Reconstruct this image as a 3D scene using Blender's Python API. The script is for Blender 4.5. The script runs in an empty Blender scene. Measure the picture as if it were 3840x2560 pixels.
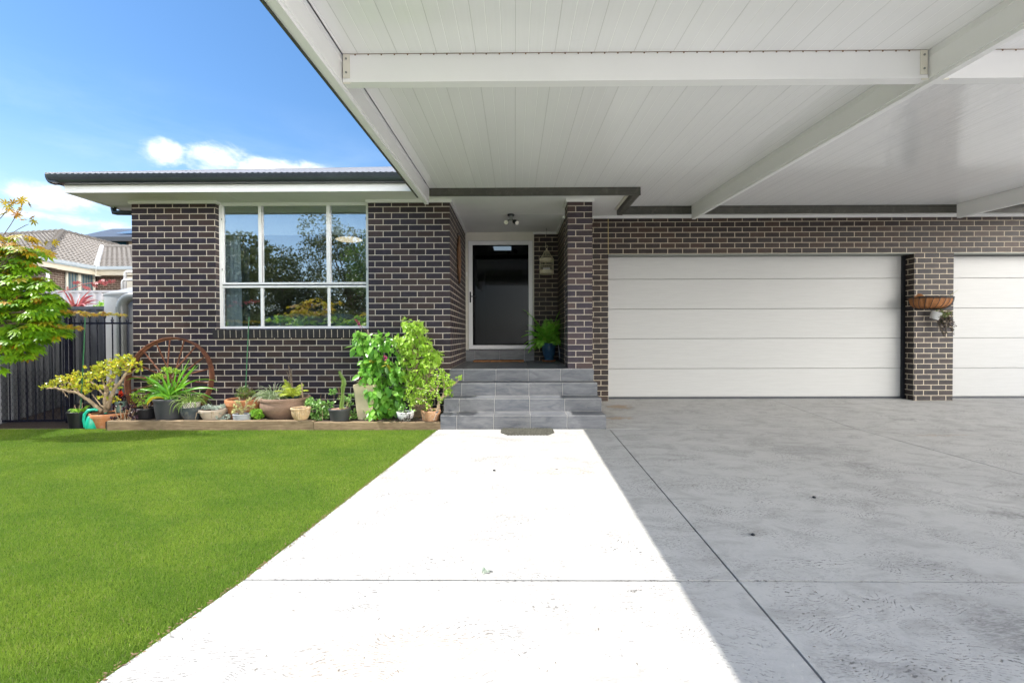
SUN, SKY, EXPO, SKV, CLW, CLB, CBK = 2.9, .10, 1.56, .70, 4.8, 7.4, .30
import bpy, math, random
import numpy as np
from mathutils import Vector, Matrix
R_ = random.Random(7)
NP = np.random.RandomState(11)
C = bpy.context.scene.collection
PI = math.pi
# ------------------------------------------------------------------ camera (solved from the brick coursing)
RM = np.array([[0.9999712, 0.00287003, 0.00702799], [-0.0027868, 0.9999262, -0.01182455], [-0.00706141, 0.01180462, 0.9999054]])
CAM = np.array([0.931, -6.5202, 0.4706]); FPX = 1707.11
def at(u, v, X=None, Y=None, Z=None):
    """point where the sight line through photo pixel (u, v) meets a plane of the place"""
    w = RM.T @ np.array([(u-1920)/FPX, (v-1280)/FPX, 1.0]); d = np.array([w[0], w[2], -w[1]])
    t = (X-CAM[0])/d[0] if X is not None else (Y-CAM[1])/d[1] if Y is not None else (Z-CAM[2])/d[2]
    return CAM + t*d
def V(*a): return np.array(a, float)
def nz(a): a = np.asarray(a, float); return a/(np.linalg.norm(a)+1e-12)
# ------------------------------------------------------------------ object helpers
def tag(o, label=None, cat=None, group=None, kind=None):
    if label: o['label'] = label
    if cat: o['category'] = cat
    if group: o['group'] = group
    if kind: o['kind'] = kind
    return o
def thing(name, label, cat, loc=(0, 0, 0), group=None):
    o = bpy.data.objects.new(name, None); C.objects.link(o); o.location = tuple(float(a) for a in loc)
    o.empty_display_size = .1
    return tag(o, label, cat, group)
def wloc(o):
    p = np.zeros(3)
    while o is not None: p += np.array(o.location); o = o.parent
    return p
class MB:
    def __init__(s): s.v = []; s.f = []; s.m = []
    def add(s, vs, fs, m=0):
        b = len(s.v); s.v += [tuple(float(c) for c in p) for p in vs]; s.f += [tuple(b+i for i in f) for f in fs]; s.m += [m]*len(fs); return s
    def box(s, a, b, m=0):
        x0, y0, z0 = [min(p, q) for p, q in zip(a, b)]; x1, y1, z1 = [max(p, q) for p, q in zip(a, b)]
        return s.add([(x0,y0,z0),(x1,y0,z0),(x1,y1,z0),(x0,y1,z0),(x0,y0,z1),(x1,y0,z1),(x1,y1,z1),(x0,y1,z1)],
                     [(0,3,2,1),(4,5,6,7),(0,1,5,4),(1,2,6,5),(2,3,7,6),(3,0,4,7)], m)
    def bbox(s, a, b, c=.003, m=0):
        """box with chamfered edges: three crossing slabs hull"""
        x0, y0, z0 = [min(p, q) for p, q in zip(a, b)]; x1, y1, z1 = [max(p, q) for p, q in zip(a, b)]
        vs = []; idx = {}
        for ix in (0, 1):
            for iy in (0, 1):
                for iz in (0, 1):
                    X, Y, Z = (x0, x1)[ix], (y0, y1)[iy], (z0, z1)[iz]; sx, sy, sz = (1, -1)[ix], (1, -1)[iy], (1, -1)[iz]
                    for k, p in enumerate([(X, Y+sy*c, Z+sz*c), (X+sx*c, Y, Z+sz*c), (X+sx*c, Y+sy*c, Z)]):
                        idx[ix, iy, iz, k] = len(vs); vs.append(p)
        g = lambda *a: idx[a]
        fs = [(g(0,0,0,0),g(0,0,1,0),g(0,1,1,0),g(0,1,0,0)), (g(1,0,0,0),g(1,1,0,0),g(1,1,1,0),g(1,0,1,0)),
              (g(0,0,0,1),g(1,0,0,1),g(1,0,1,1),g(0,0,1,1)), (g(0,1,0,1),g(0,1,1,1),g(1,1,1,1),g(1,1,0,1)),
              (g(0,0,0,2),g(0,1,0,2),g(1,1,0,2),g(1,0,0,2)), (g(0,0,1,2),g(1,0,1,2),g(1,1,1,2),g(0,1,1,2))]
        for i in (0, 1):
            for j in (0, 1):
                fs.append((g(i,j,0,0),g(i,j,0,1),g(i,j,1,1),g(i,j,1,0)))
                fs.append((g(i,0,j,0),g(i,0,j,2),g(i,1,j,2),g(i,1,j,0)))
                fs.append((g(0,i,j,1),g(0,i,j,2),g(1,i,j,2),g(1,i,j,1)))
                for k in (0, 1): fs.append((g(i,j,k,0),g(i,j,k,1),g(i,j,k,2)))
        return s.add(vs, fs, m)
    def prism(s, prof, a, b, axis='x', m=0):
        """closed 2D profile extruded from a to b along an axis; profile coords are the other two axes in order"""
        n = len(prof); vs = []
        for t in (a, b):
            for p, q in prof:
                vs.append({'x': (t, p, q), 'y': (p, t, q), 'z': (p, q, t)}[axis])
        fs = [(i, (i+1) % n, n+(i+1) % n, n+i) for i in range(n)] + [tuple(range(n-1, -1, -1)), tuple(range(n, 2*n))]
        return s.add(vs, fs, m)
    def lathe(s, prof, c=(0, 0, 0), n=32, m=0, sx=1, sy=1, closed=False, wob=None):
        vs = []; k = len(prof)
        for j in range(n):
            a = 2*PI*j/n
            for r, z in prof:
                rr = r*(1+(wob(a, z) if wob else 0)); vs.append((c[0]+rr*math.cos(a)*sx, c[1]+rr*math.sin(a)*sy, c[2]+z))
        fs = [(j*k+i, ((j+1) % n)*k+i, ((j+1) % n)*k+i+1, j*k+i+1) for j in range(n) for i in range(k-1)]
        return s.add(vs, fs, m)
    def tube(s, pts, r, n=8, m=0, cap=True):
        pts = [np.asarray(p, float) for p in pts]; k = len(pts); rs = r if hasattr(r, '__len__') else [r]*k
        up = V(0, 0, 1) if abs(nz(pts[-1]-pts[0])[2]) < .9 else V(1, 0, 0); vs = []
        for i, p in enumerate(pts):
            d = nz(pts[min(i+1, k-1)]-pts[max(i-1, 0)]); a = np.cross(d, up)
            a = nz(a) if np.linalg.norm(a) > 1e-5 else V(1, 0, 0); b = np.cross(a, d); up = b
            for j in range(n):
                t = 2*PI*j/n; vs.append(p+rs[i]*(a*math.cos(t)+b*math.sin(t)))
        fs = [(i*n+j, i*n+(j+1) % n, (i+1)*n+(j+1) % n, (i+1)*n+j) for i in range(k-1) for j in range(n)]
        if cap: fs += [tuple(range(n-1, -1, -1)), tuple(range((k-1)*n, k*n))]
        return s.add(vs, fs, m)
    def quad(s, *p, m=0): return s.add(p, [tuple(range(len(p)))], m)
    def build(s, name, mat, parent=None, smooth=False, org=None, normals=False):
        off = wloc(parent) if parent is not None else (np.array(org, float) if org is not None else np.zeros(3))
        me = bpy.data.meshes.new(name); vs = (np.array(s.v)-off) if len(s.v) else []
        me.from_pydata([tuple(p) for p in vs], [], s.f)
        for mt in (mat if isinstance(mat, (list, tuple)) else [mat]): me.materials.append(mt)
        if isinstance(mat, (list, tuple)): me.polygons.foreach_set('material_index', s.m)
        if normals:
            import bmesh
            bm = bmesh.new(); bm.from_mesh(me); bmesh.ops.recalc_face_normals(bm, faces=bm.faces); bm.to_mesh(me); bm.free()
        if smooth:
            me.polygons.foreach_set('use_smooth', [True]*len(me.polygons))
            if smooth != True:
                me.set_sharp_from_angle(angle=math.radians(smooth))
        me.update()
        o = bpy.data.objects.new(name, me); C.objects.link(o)
        if parent is not None: o.parent = parent
        elif org is not None: o.location = tuple(float(a) for a in org)
        return o
def copy_thing(o, loc, label=None):
    c = o.copy(); C.objects.link(c); c.location = tuple(float(a) for a in loc)
    if label: c['label'] = label
    def kids(a, b):
        for ch in list(a.children):
            if ch.parent is a and ch is not c:
                d = ch.copy(); C.objects.link(d); d.parent = b; kids(ch, d)
    kids(o, c); return c
# ------------------------------------------------------------------ leaf clouds: one mesh made of many leaf-sized faces
T_OVAL = (np.array([(0,0,0),(.3,.42,.02),(.3,0,-.05),(.3,-.42,.02),(.65,.36,0),(.65,0,-.06),(.65,-.36,0),(1,0,-.1)]), [(0,2,1),(0,3,2),(1,2,5,4),(2,3,6,5),(4,5,7),(5,6,7)])
T_ROUND = (np.array([(0,0,0),(.35,.32,.03),(.35,-.32,.03),(.75,.48,.09),(.75,-.48,.09),(1,.2,.13),(1,-.2,.13),(.7,0,.0)]), [(0,2,7),(0,7,1),(7,2,4),(7,4,6),(7,6,5),(7,5,3),(7,3,1)])
T_BLADE = (np.array([(0,.5,0),(0,-.5,0),(.55,.38,.05),(.55,-.38,.05),(1,0,.0)]), [(0,1,3,2),(2,3,4)])
T_TRI = (np.array([(0,.5,0),(0,-.5,0),(1,0,0)]), [(0,1,2)])
def _maple():
    vs = [(0.12,0,0)]; ang = [0, 38, 76, 118]; ln = [1, .92, .7, .42]; out = []
    pts = []
    for i in range(3, 0, -1): pts.append((-ang[i], ln[i]))
    pts.append((0, 1))
    for i in range(1, 4): pts.append((ang[i], ln[i]))
    ring = []
    for k, (a, l) in enumerate(pts):
        ar = math.radians(a); ring.append((.12+l*math.cos(ar), l*math.sin(ar), -.10*l))
        if k < len(pts)-1:
            b = math.radians((a+pts[k+1][0])/2); q = .34; ring.append((.12+q*math.cos(b), q*math.sin(b), .02))
    wide = []
    for k, p in enumerate(ring):
        wide.append(p)
    vs += wide; n = len(wide)
    # lobes are kites: valley, shoulder, tip, shoulder, valley
    fs = []; base = 0
    vv = [(0.12,0,0)]
    for k, (a, l) in enumerate(pts):
        ar = math.radians(a); w = math.radians(13)
        vl = math.radians(a-19); vr = math.radians(a+19)
        q = .27
        i0 = len(vv)
        vv += [(.12+q*math.cos(vl), q*math.sin(vl), .02), (.12+l*.6*math.cos(ar-w), l*.6*math.sin(ar-w), -.03), (.12+l*math.cos(ar), l*math.sin(ar), -.14*l),
               (.12+l*.6*math.cos(ar+w), l*.6*math.sin(ar+w), -.03), (.12+q*math.cos(vr), q*math.sin(vr), .02)]
        fs += [(0, i0, i0+1, i0+4), (i0+1, i0+2, i0+3), (i0+1, i0+3, i0+4)]
        fs[-3] = (0, i0, i0+1); fs.insert(-2, (0, i0+1, i0+3)); fs.insert(-2, (0, i0+3, i0+4))
    return (np.array(vv), fs)
T_MAPLE = _maple()
def cloud(name, mat, parent, P, D, N, L, W, T, org=None, smooth=False):
    P = np.asarray(P, float); n = len(P); D = np.asarray(D, float); N = np.asarray(N, float)
    D = D/(np.linalg.norm(D, axis=1, keepdims=True)+1e-9); S = np.cross(N, D); S /= (np.linalg.norm(S, axis=1, keepdims=True)+1e-9); U = np.cross(D, S)
    L = np.broadcast_to(np.asarray(L, float), (n,)); W = np.broadcast_to(np.asarray(W, float), (n,))
    tv, tf = T; k = len(tv)
    vs = P[:, None, :] + tv[None, :, 0, None]*(L[:, None]*1)[:, :, None]*D[:, None, :] + tv[None, :, 1, None]*W[:, None, None]*S[:, None, :] + tv[None, :, 2, None]*L[:, None, None]*U[:, None, :]
    off = wloc(parent) if parent is not None else (np.array(org, float) if org is not None else np.zeros(3))
    vs = (vs-off).reshape(-1, 3)
    lt = np.array([len(f) for f in tf]); fl = np.array([i for f in tf for i in f])
    loops = (fl[None, :]+(np.arange(n)*k)[:, None]).reshape(-1); tot = np.tile(lt, n); st = np.concatenate([[0], np.cumsum(tot)[:-1]])
    me = bpy.data.meshes.new(name); me.vertices.add(len(vs)); me.vertices.foreach_set('co', vs.astype(np.float32).ravel())
    me.loops.add(len(loops)); me.loops.foreach_set('vertex_index', loops.astype(np.int32))
    me.polygons.add(len(tot)); me.polygons.foreach_set('loop_start', st.astype(np.int32)); me.polygons.foreach_set('loop_total', tot.astype(np.int32))
    if smooth: me.polygons.foreach_set('use_smooth', np.ones(len(tot), bool))
    me.materials.append(mat); me.update(calc_edges=True); me.validate()
    o = bpy.data.objects.new(name, me); C.objects.link(o)
    if parent is not None: o.parent = parent
    elif org is not None: o.location = tuple(float(a) for a in org)
    return o
def rdir(n, up=0.0, spread=1.0):
    d = NP.normal(size=(n, 3))*spread; d[:, 2] += up; return d/np.linalg.norm(d, axis=1, keepdims=True)
# ------------------------------------------------------------------ materials
class NT:
    def __init__(s, name):
        s.mat = bpy.data.materials.new(name); s.mat.use_nodes = True; s.t = s.mat.node_tree; s.t.nodes.clear()
        s.out = s.n('ShaderNodeOutputMaterial')
    def n(s, typ, **k):
        nd = s.t.nodes.new(typ)
        for a, b in k.items():
            if a.startswith('i_'):
                key = a[2:]; key = int(key) if key.isdigit() else key.replace('_', ' ')
                s.set(nd.inputs[key], b)
            else: setattr(nd, a, b)
        return nd
    def set(s, sock, v):
        if isinstance(v, bpy.types.NodeSocket): s.t.links.new(v, sock)
        elif isinstance(v, (tuple, list)) and len(v) == 3 and sock.type == 'RGBA': sock.default_value = (*v, 1)
        else: sock.default_value = v
    def math(s, op, a, b=None, c=None, clamp=False):
        nd = s.n('ShaderNodeMath', operation=op, use_clamp=clamp); s.set(nd.inputs[0], a)
        if b is not None: s.set(nd.inputs[1], b)
        if c is not None: s.set(nd.inputs[2], c)
        return nd.outputs[0]
    def mix(s, f, a, b, bt='MIX'):
        nd = s.n('ShaderNodeMix', data_type='RGBA', blend_type=bt); s.set(nd.inputs[0], f); s.set(nd.inputs[6], a); s.set(nd.inputs[7], b); return nd.outputs[2]
    def mapr(s, v, a, b, c=0., d=1., smooth=False):
        nd = s.n('ShaderNodeMapRange', interpolation_type='SMOOTHSTEP' if smooth else 'LINEAR'); s.set(nd.inputs[0], v); nd.inputs[1].default_value = a; nd.inputs[2].default_value = b; nd.inputs[3].default_value = c; nd.inputs[4].default_value = d; return nd.outputs[0]
    def noise(s, vec, scale, detail=4, rough=.55, dist=0):
        nd = s.n('ShaderNodeTexNoise'); s.set(nd.inputs['Vector'], vec); nd.inputs['Scale'].default_value = scale; nd.inputs['Detail'].default_value = detail; nd.inputs['Roughness'].default_value = rough; nd.inputs['Distortion'].default_value = dist; return nd.outputs[0]
    def ramp(s, f, stops):
        nd = s.n('ShaderNodeValToRGB'); s.set(nd.inputs[0], f); e = nd.color_ramp.elements
        while len(e) < len(stops): e.new(.5)
        for el, (p, c) in zip(e, stops): el.position = p; el.color = (*c, 1)
        return nd.outputs[0]
    def obj(s): return s.n('ShaderNodeTexCoord').outputs['Object']
    def pos(s): return s.n('ShaderNodeNewGeometry').outputs['Position']
    def scale(s, v, xyz):
        nd = s.n('ShaderNodeVectorMath', operation='MULTIPLY'); s.set(nd.inputs[0], v); nd.inputs[1].default_value = xyz; return nd.outputs[0]
    def bump(s, h, d=.01, st=1.0, prev=None):
        nd = s.n('ShaderNodeBump'); s.set(nd.inputs['Height'], h); nd.inputs['Distance'].default_value = d; nd.inputs['Strength'].default_value = st
        if prev is not None: s.set(nd.inputs['Normal'], prev)
        return nd.outputs[0]
    def bsdf(s, col, rough=.6, metal=0., nrm=None, spec=.5, **k):
        b = s.n('ShaderNodeBsdfPrincipled'); s.set(b.inputs['Base Color'], col); s.set(b.inputs['Roughness'], rough); s.set(b.inputs['Metallic'], metal); s.set(b.inputs['Specular IOR Level'], spec)
        if nrm is not None: s.set(b.inputs['Normal'], nrm)
        for a, v in k.items(): s.set(b.inputs[a.replace('_', ' ')], v)
        return b.outputs[0]
    def done(s, sh): s.t.links.new(sh, s.out.inputs[0]); return s.mat
def plain(name, col, rough=.55, var=.12, sc=6, bump=.0006, bsc=60, metal=0., spec=.5, dirt=None):
    """painted, fired or moulded surface: base colour with mottling, faint dirt and a fine bump"""
    t = NT(name); p = t.obj(); n1 = t.noise(p, sc, 5, .6); n2 = t.noise(p, bsc, 3, .6)
    c = t.mix(t.mapr(n1, .3, .7), tuple(a*(1-var) for a in col), tuple(min(1, a*(1+var)) for a in col))
    if dirt: c = t.mix(t.mapr(t.noise(p, sc*2.3, 6, .7), .52, .75, 0, .8), c, dirt)
    return t.done(t.bsdf(c, t.mapr(n2, .3, .7, rough*.85, min(1, rough*1.15)), metal, t.bump(n2, bump) if bump else None, spec))
def leafmat(name, cols, rough=.45, trans=.35, spec=.4, patch=3.0):
    t = NT(name); isl = t.n('ShaderNodeNewGeometry').outputs['Random Per Island']
    k = len(cols); c = t.ramp(isl, [(i/(max(1, k-1)), cols[i]) for i in range(k)])
    c = t.mix(t.mapr(t.noise(t.pos(), patch, 3), .35, .7, 0, .35), c, cols[0], 'MIX')
    p = t.bsdf(c, rough, 0, None, spec); tr = t.n('ShaderNodeBsdfTranslucent'); t.set(tr.inputs[0], t.mix(.5, c, tuple(min(1, a*1.5) for a in cols[-1])))
    m = t.n('ShaderNodeMixShader'); m.inputs[0].default_value = trans; t.t.links.new(p, m.inputs[1]); t.t.links.new(tr.outputs[0], m.inputs[2])
    return t.done(m.outputs[0])
def brickmat(name, px, py, cols, mortar, W=.2422, H=.086, z0=1.72, ms=.0062):
    t = NT(name); o = t.obj(); sp = t.n('ShaderNodeSeparateXYZ'); t.set(sp.inputs[0], o); g = t.n('ShaderNodeNewGeometry'); sn = t.n('ShaderNodeSeparateXYZ'); t.set(sn.inputs[0], g.outputs['True Normal'])
    side = t.math('GREATER_THAN', t.math('ABSOLUTE', sn.outputs[0]), .6)
    u = t.math('ADD', t.math('MULTIPLY', side, t.math('SUBTRACT', t.math('SUBTRACT', sp.outputs[1], py), t.math('SUBTRACT', sp.outputs[0], px))), t.math('SUBTRACT', sp.outputs[0], px))
    j1 = t.math('MULTIPLY', t.math('SUBTRACT', t.noise(o, 22, 3, .6), .5), .0065); j2 = t.math('MULTIPLY', t.math('SUBTRACT', t.noise(t.scale(o, (1, 1, 1.7)), 31, 3, .6), .5), .0055)
    cv = t.n('ShaderNodeCombineXYZ'); t.set(cv.inputs[0], t.math('ADD', t.math('ADD', u, 24.22), j1)); t.set(cv.inputs[1], t.math('ADD', t.math('ADD', sp.outputs[2], z0), j2))
    b = t.n('ShaderNodeTexBrick'); t.set(b.inputs['Vector'], cv.outputs[0]); b.inputs['Scale'].default_value = 1; b.inputs['Brick Width'].default_value = W; b.inputs['Row Height'].default_value = H
    b.inputs['Mortar Size'].default_value = ms; b.inputs['Mortar Smooth'].default_value = .12; b.inputs['Color1'].default_value = (0, 0, 0, 1); b.inputs['Color2'].default_value = (1, 1, 1, 1); b.inputs['Mortar'].default_value = (.5, .5, .5, 1); b.offset = .5
    rnd = t.math('MULTIPLY', b.outputs['Color'], 1.0)
    k = len(cols); c = t.ramp(rnd, [(i/(k-1), cols[i]) for i in range(k)])
    cl = t.mapr(t.noise(t.scale(o, (1, 1, 1.6)), 9, 3, .6), .52, .68, 0, .38); c = t.mix(cl, c, tuple(a*1.9+.004 for a in cols[1]))
    # pale kiln rounds in pairs on some bricks
    fine = t.noise(o, 150, 4, .7); c = t.mix(t.mapr(fine, .35, .7), t.mix(1, c, (.72, .72, .72), 'MULTIPLY'), t.mix(1, c, (1.3, 1.3, 1.3), 'MULTIPLY'))
    sk = t.mapr(t.noise(o, 75, 2, .6), .73, .76, 0, .7); c = t.mix(sk, c, (.3, .27, .24))
    mo = t.mix(t.mapr(t.noise(o, 5, 5, .7), .35, .7), mortar, tuple(a*.78 for a in mortar)); mo = t.mix(t.mapr(fine, .3, .75, 0, .35), mo, tuple(a*.55 for a in mortar))
    col = t.mix(b.outputs['Fac'], c, mo)
    h = t.math('ADD', t.math('MULTIPLY', t.math('SUBTRACT', 1, b.outputs['Fac']), .75), t.math('MULTIPLY', fine, .30))
    return t.done(t.bsdf(col, t.math('ADD', t.math('MULTIPLY', b.outputs['Fac'], .35), .55), 0, t.bump(h, .006, .9), .35))
DARK = [(.020, .0122, .0125), (.028, .021, .030), (.021, .0155, .025), (.050, .032, .032), (.042, .025, .021)]
MORT = (.63, .55, .46)
M = {}
M['brick_front'] = brickmat('dark_brick_front', -4.573+.107, 0.107, DARK, MORT)
M['brick_pillar'] = brickmat('dark_brick_pillar', 2.036-.1165, .115, [tuple(a*1.5 for a in c) for c in DARK], MORT)
M['brick_garage'] = brickmat('dark_brick_garage', 2.455, .944+.12, [(.024, .014, .011), (.030, .022, .021), (.019, .012, .011), (.042, .026, .020), (.054, .030, .020)], (.60, .51, .39))
M['brick_post'] = brickmat('dark_brick_garage_pier', 8.065-.115, .944+.12, [(.020, .012, .010), (.026, .020, .022), (.016, .011, .013), (.034, .022, .02), (.034, .022, .019)], (.76, .65, .50))
M['brick_sill'] = plain('dark_sill_brick', (.021, .018, .020), .7, .35, 11, .003, 110)
M['mortar'] = plain('cream_mortar', (.58, .50, .40), .9, .15, 30, .002, 200)
M['brick_far'] = brickmat('brown_brick_neighbour', 0, 0, [(.09, .06, .045), (.13, .085, .065), (.11, .07, .055)], (.55, .48, .40), ms=.006)
M['white'] = plain('white_paint', (.80, .79, .77), .35, .03, 3, .0002, 80)
M['white_alu'] = plain('white_powder_coated_aluminium', (.80, .80, .80), .3, .02, 3, .0001, 80)
M['soffit'] = plain('white_soffit_sheet', (.74, .735, .72), .6, .04, 2, .0003, 60)
M['beam'] = plain('white_carport_beam', (.80, .795, .79), .4, .025, 1.2, .0003, 40)
M['cream'] = plain('cream_timber', (.70, .67, .58), .5, .04, 5)
M['gutter_blue'] = plain('dark_slate_gutter', (.035, .042, .05), .22, .15, 4, .0002)
M['olive'] = plain('dark_olive_fascia', (.07, .068, .055), .4, .2, 5, .0004, 90, dirt=(.16, .15, .12))
M['roof_metal'] = plain('pale_corrugated_roof', (.26, .26, .27), .45, .1, 3, .0002, metal=.2)
M['grey_steel'] = plain('grey_galvanised_lintel', (.22, .235, .21), .45, .15, 6)
M['black'] = plain('black_painted_metal', (.012, .013, .018), .35, .2, 8)
M['rubber_seal'] = plain('dark_door_seal', (.04, .045, .055), .5, .2, 8)
def m_grain(name, col, ax=(1, 1, 40), amt=.05, rough=.45):
    t = NT(name); p = t.obj(); n = t.noise(t.scale(p, ax), 3.2, 6, .65, .3); n2 = t.noise(p, 1.1, 3)
    c = t.mix(t.mapr(n, .35, .68), tuple(a*(1-amt) for a in col), tuple(a*(1+amt*.5) for a in col)); c = t.mix(t.mapr(n2, .3, .7, 0, .12), c, tuple(a*.9 for a in col))
    return t.done(t.bsdf(c, rough, 0, t.bump(n, .0016, .7), .4))
M['garage_door'] = m_grain('off_white_woodgrain_steel', (.50, .495, .48), (1.0, 1, 26), .06)
def m_wood(name, a, b, ax=(1, 12, 12), sc=4, rough=.75, bd=.004):
    t = NT(name); p = t.obj(); n = t.noise(t.scale(p, ax), sc, 6, .65, .6); n2 = t.noise(p, 3, 4)
    c = t.mix(t.mapr(n, .33, .68), a, b); c = t.mix(t.mapr(n2, .4, .7, 0, .5), c, tuple(x*.55 for x in a))
    return t.done(t.bsdf(c, rough, 0, t.bump(n, bd), .3))
M['sleeper'] = m_wood('weathered_pine_sleeper', (.20, .135, .075), (.36, .27, .165), (1, 9, 9), 5)
M['rust'] = plain('rusted_iron', (.15, .055, .028), .8, .45, 14, .002, 120, dirt=(.16, .06, .025))
M['terracotta'] = plain('terracotta', (.48, .19, .075), .75, .14, 7, .0008, 130, dirt=(.55, .36, .24))
M['terracotta_old'] = plain('aged_terracotta', (.46, .25, .13), .8, .25, 9, .001, 130, dirt=(.62, .50, .38))
M['ribbed'] = plain('ochre_stone_pot', (.52, .36, .20), .85, .3, 14, .002, 160, dirt=(.62, .55, .44))
M['bowl_brown'] = plain('brown_sandstone_bowl', (.26, .165, .115), .85, .12, 20, .0015, 220, dirt=(.34, .25, .19))
M['beige'] = plain('beige_clay', (.46, .38, .30), .8, .12, 9, .0008, 140)
M['cream_pot'] = plain('cream_glazed_planter', (.58, .49, .33), .5, .08, 8, .0015, 90)
M['pot_charcoal'] = plain('charcoal_plastic', (.045, .047, .05), .45, .15, 9)
M['pot_black'] = plain('black_plastic', (.012, .012, .014), .35, .2, 9)
M['pot_grey'] = plain('grey_concrete_pot', (.33, .34, .36), .85, .14, 14, .002, 160)
M['pot_white'] = plain('white_ceramic', (.72, .71, .70), .3, .04, 8)
M['pot_green'] = plain('sage_green_plastic', (.15, .23, .19), .5, .1, 8)
M['blue_glaze'] = plain('blue_ceramic_glaze', (.05, .13, .25), .15, .3, 7, .0006, 60, dirt=(.10, .19, .28))
M['soil'] = plain('dark_potting_soil', (.05, .033, .022), 1, .4, 40, .008, 90, dirt=(.13, .09, .06))
M['mulch'] = plain('brown_garden_mulch', (.085, .055, .036), 1, .5, 25, .012, 60, dirt=(.20, .14, .09))
M['stake'] = plain('green_plastic_stake', (.03, .16, .06), .4, .2, 20)
M['can_green'] = plain('turquoise_green_plastic', (.01, .42, .27), .35, .08, 6)
M['solar_white'] = plain('weathered_white_metal', (.62, .62, .58), .4, .1, 9)
M['bark'] = plain('grey_brown_bark', (.15, .11, .08), .9, .4, 22, .004, 90)
M['jade_bark'] = plain('pale_tan_succulent_stem', (.34, .25, .16), .85, .3, 18, .003, 90)
M['twig'] = plain('dry_brown_twig', (.20, .12, .07), .9, .3, 20)
M['glaze_dark'] = plain('dark_glazed_pot_with_worn_gold', (.06, .07, .08), .2, .5, 6, .0008, 60, dirt=(.22, .20, .15))
M['coir'] = plain('brown_coir_fibre', (.28, .125, .045), .95, .3, 20, .004, 160)
M['liner'] = plain('orange_brown_coir_liner', (.33, .135, .045), .9, .25, 9, .003, 110, dirt=(.13, .05, .02))
M['basket_metal'] = plain('black_wrought_iron', (.012, .012, .014), .5, .2, 9)
M['cage'] = plain('cream_painted_wire', (.80, .74, .55), .5, .12, 12, dirt=(.30, .20, .12))
M['chrome'] = plain('lamp_lens', (.75, .72, .62), .15, .05, 8, 0)
M['grey_pipe'] = plain('grey_plastic_pipe', (.17, .18, .175), .3, .06, 5)
M['dark_pipe'] = plain('dark_slate_pipe', (.022, .032, .038), .2, .1, 5)
M['tank'] = plain('pale_grey_tank', (.36, .36, .355), .4, .05, 4)
M['fence_dark'] = plain('dark_grey_steel_fence', (.10, .105, .115), .4, .08, 4, .0002, dirt=(.13, .13, .135))
M['fence_light'] = plain('pale_grey_steel_fence', (.52, .51, .52), .4, .05, 3)
M['iron_black'] = plain('black_navy_fence_iron', (.008, .009, .02), .25, .15, 7)
M['roof_tile'] = plain('pale_grey_concrete_tile', (.21, .19, .17), .8, .16, 8, .002, 50)
M['tile_ridge'] = plain('pale_grey_ridge_tile', (.15, .135, .12), .8, .15, 6)
M['roof_dark'] = plain('dark_steel_roof', (.06, .063, .07), .35, .1, 3)
M['cream_wall'] = plain('cream_render', (.62, .57, .46), .8, .04, 3)
M['solar'] = plain('solar_cell_glass', (.10, .14, .18), .1, .05, 5, 0)
M['far_glass'] = plain('neighbour_window_glass', (.03, .10, .16), .05, .1, 2, 0)
M['vblind'] = plain('grey_green_vertical_blind', (.16, .19, .18), .8, .2, 3)
M['curtain_white'] = plain('white_sheer_curtain', (.62, .72, .80), .9, .04, 5)
M['curtain_navy'] = plain('navy_drape', (.03, .05, .09), .9, .2, 5)
M['blind'] = plain('white_roller_blind', (.80, .82, .82), .8, .02, 5)
M['blind_top'] = plain('olive_roller_blind_band', (.34, .36, .28), .8, .04, 5)
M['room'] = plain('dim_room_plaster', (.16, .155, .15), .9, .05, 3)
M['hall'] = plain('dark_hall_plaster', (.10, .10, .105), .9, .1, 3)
M['lamp_shade'] = plain('frosted_ceiling_lamp', (.8, .72, .6), .5, .03, 5)
M['bed'] = plain('blue_striped_quilt', (.12, .20, .30), .9, .3, 5)
M['darkwood'] = plain('dark_wood', (.05, .03, .02), .5, .3, 6)
# ceiling panels with V-grooves along the slope
def m_ceiling():
    t = NT('white_ribbed_ceiling_panel'); o = t.obj(); sp = t.n('ShaderNodeSeparateXYZ'); t.set(sp.inputs[0], o)
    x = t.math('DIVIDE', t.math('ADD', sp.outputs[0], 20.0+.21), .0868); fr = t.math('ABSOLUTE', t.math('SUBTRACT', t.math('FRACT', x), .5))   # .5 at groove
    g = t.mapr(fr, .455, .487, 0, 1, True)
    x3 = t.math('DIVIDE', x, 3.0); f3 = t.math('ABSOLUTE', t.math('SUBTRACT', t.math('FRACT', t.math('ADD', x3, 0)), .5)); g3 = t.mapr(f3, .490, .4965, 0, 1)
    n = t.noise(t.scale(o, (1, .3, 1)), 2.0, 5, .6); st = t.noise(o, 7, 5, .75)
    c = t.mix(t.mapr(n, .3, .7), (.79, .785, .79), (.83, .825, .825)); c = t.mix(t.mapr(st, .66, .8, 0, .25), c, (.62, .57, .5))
    c = t.mix(t.math('MULTIPLY', g3, .42), c, (.2, .19, .17)); lt = t.math('MULTIPLY', g, .85); c = t.mix(t.math('MULTIPLY', lt, t.math('SUBTRACT', 1, g3)), c, (.95, .95, .94))  # dark panel joints; pale groove lines are highlights painted into the colour
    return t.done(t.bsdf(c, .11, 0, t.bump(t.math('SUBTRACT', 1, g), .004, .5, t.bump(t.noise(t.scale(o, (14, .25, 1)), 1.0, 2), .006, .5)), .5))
M['ceiling'] = m_ceiling()
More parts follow.
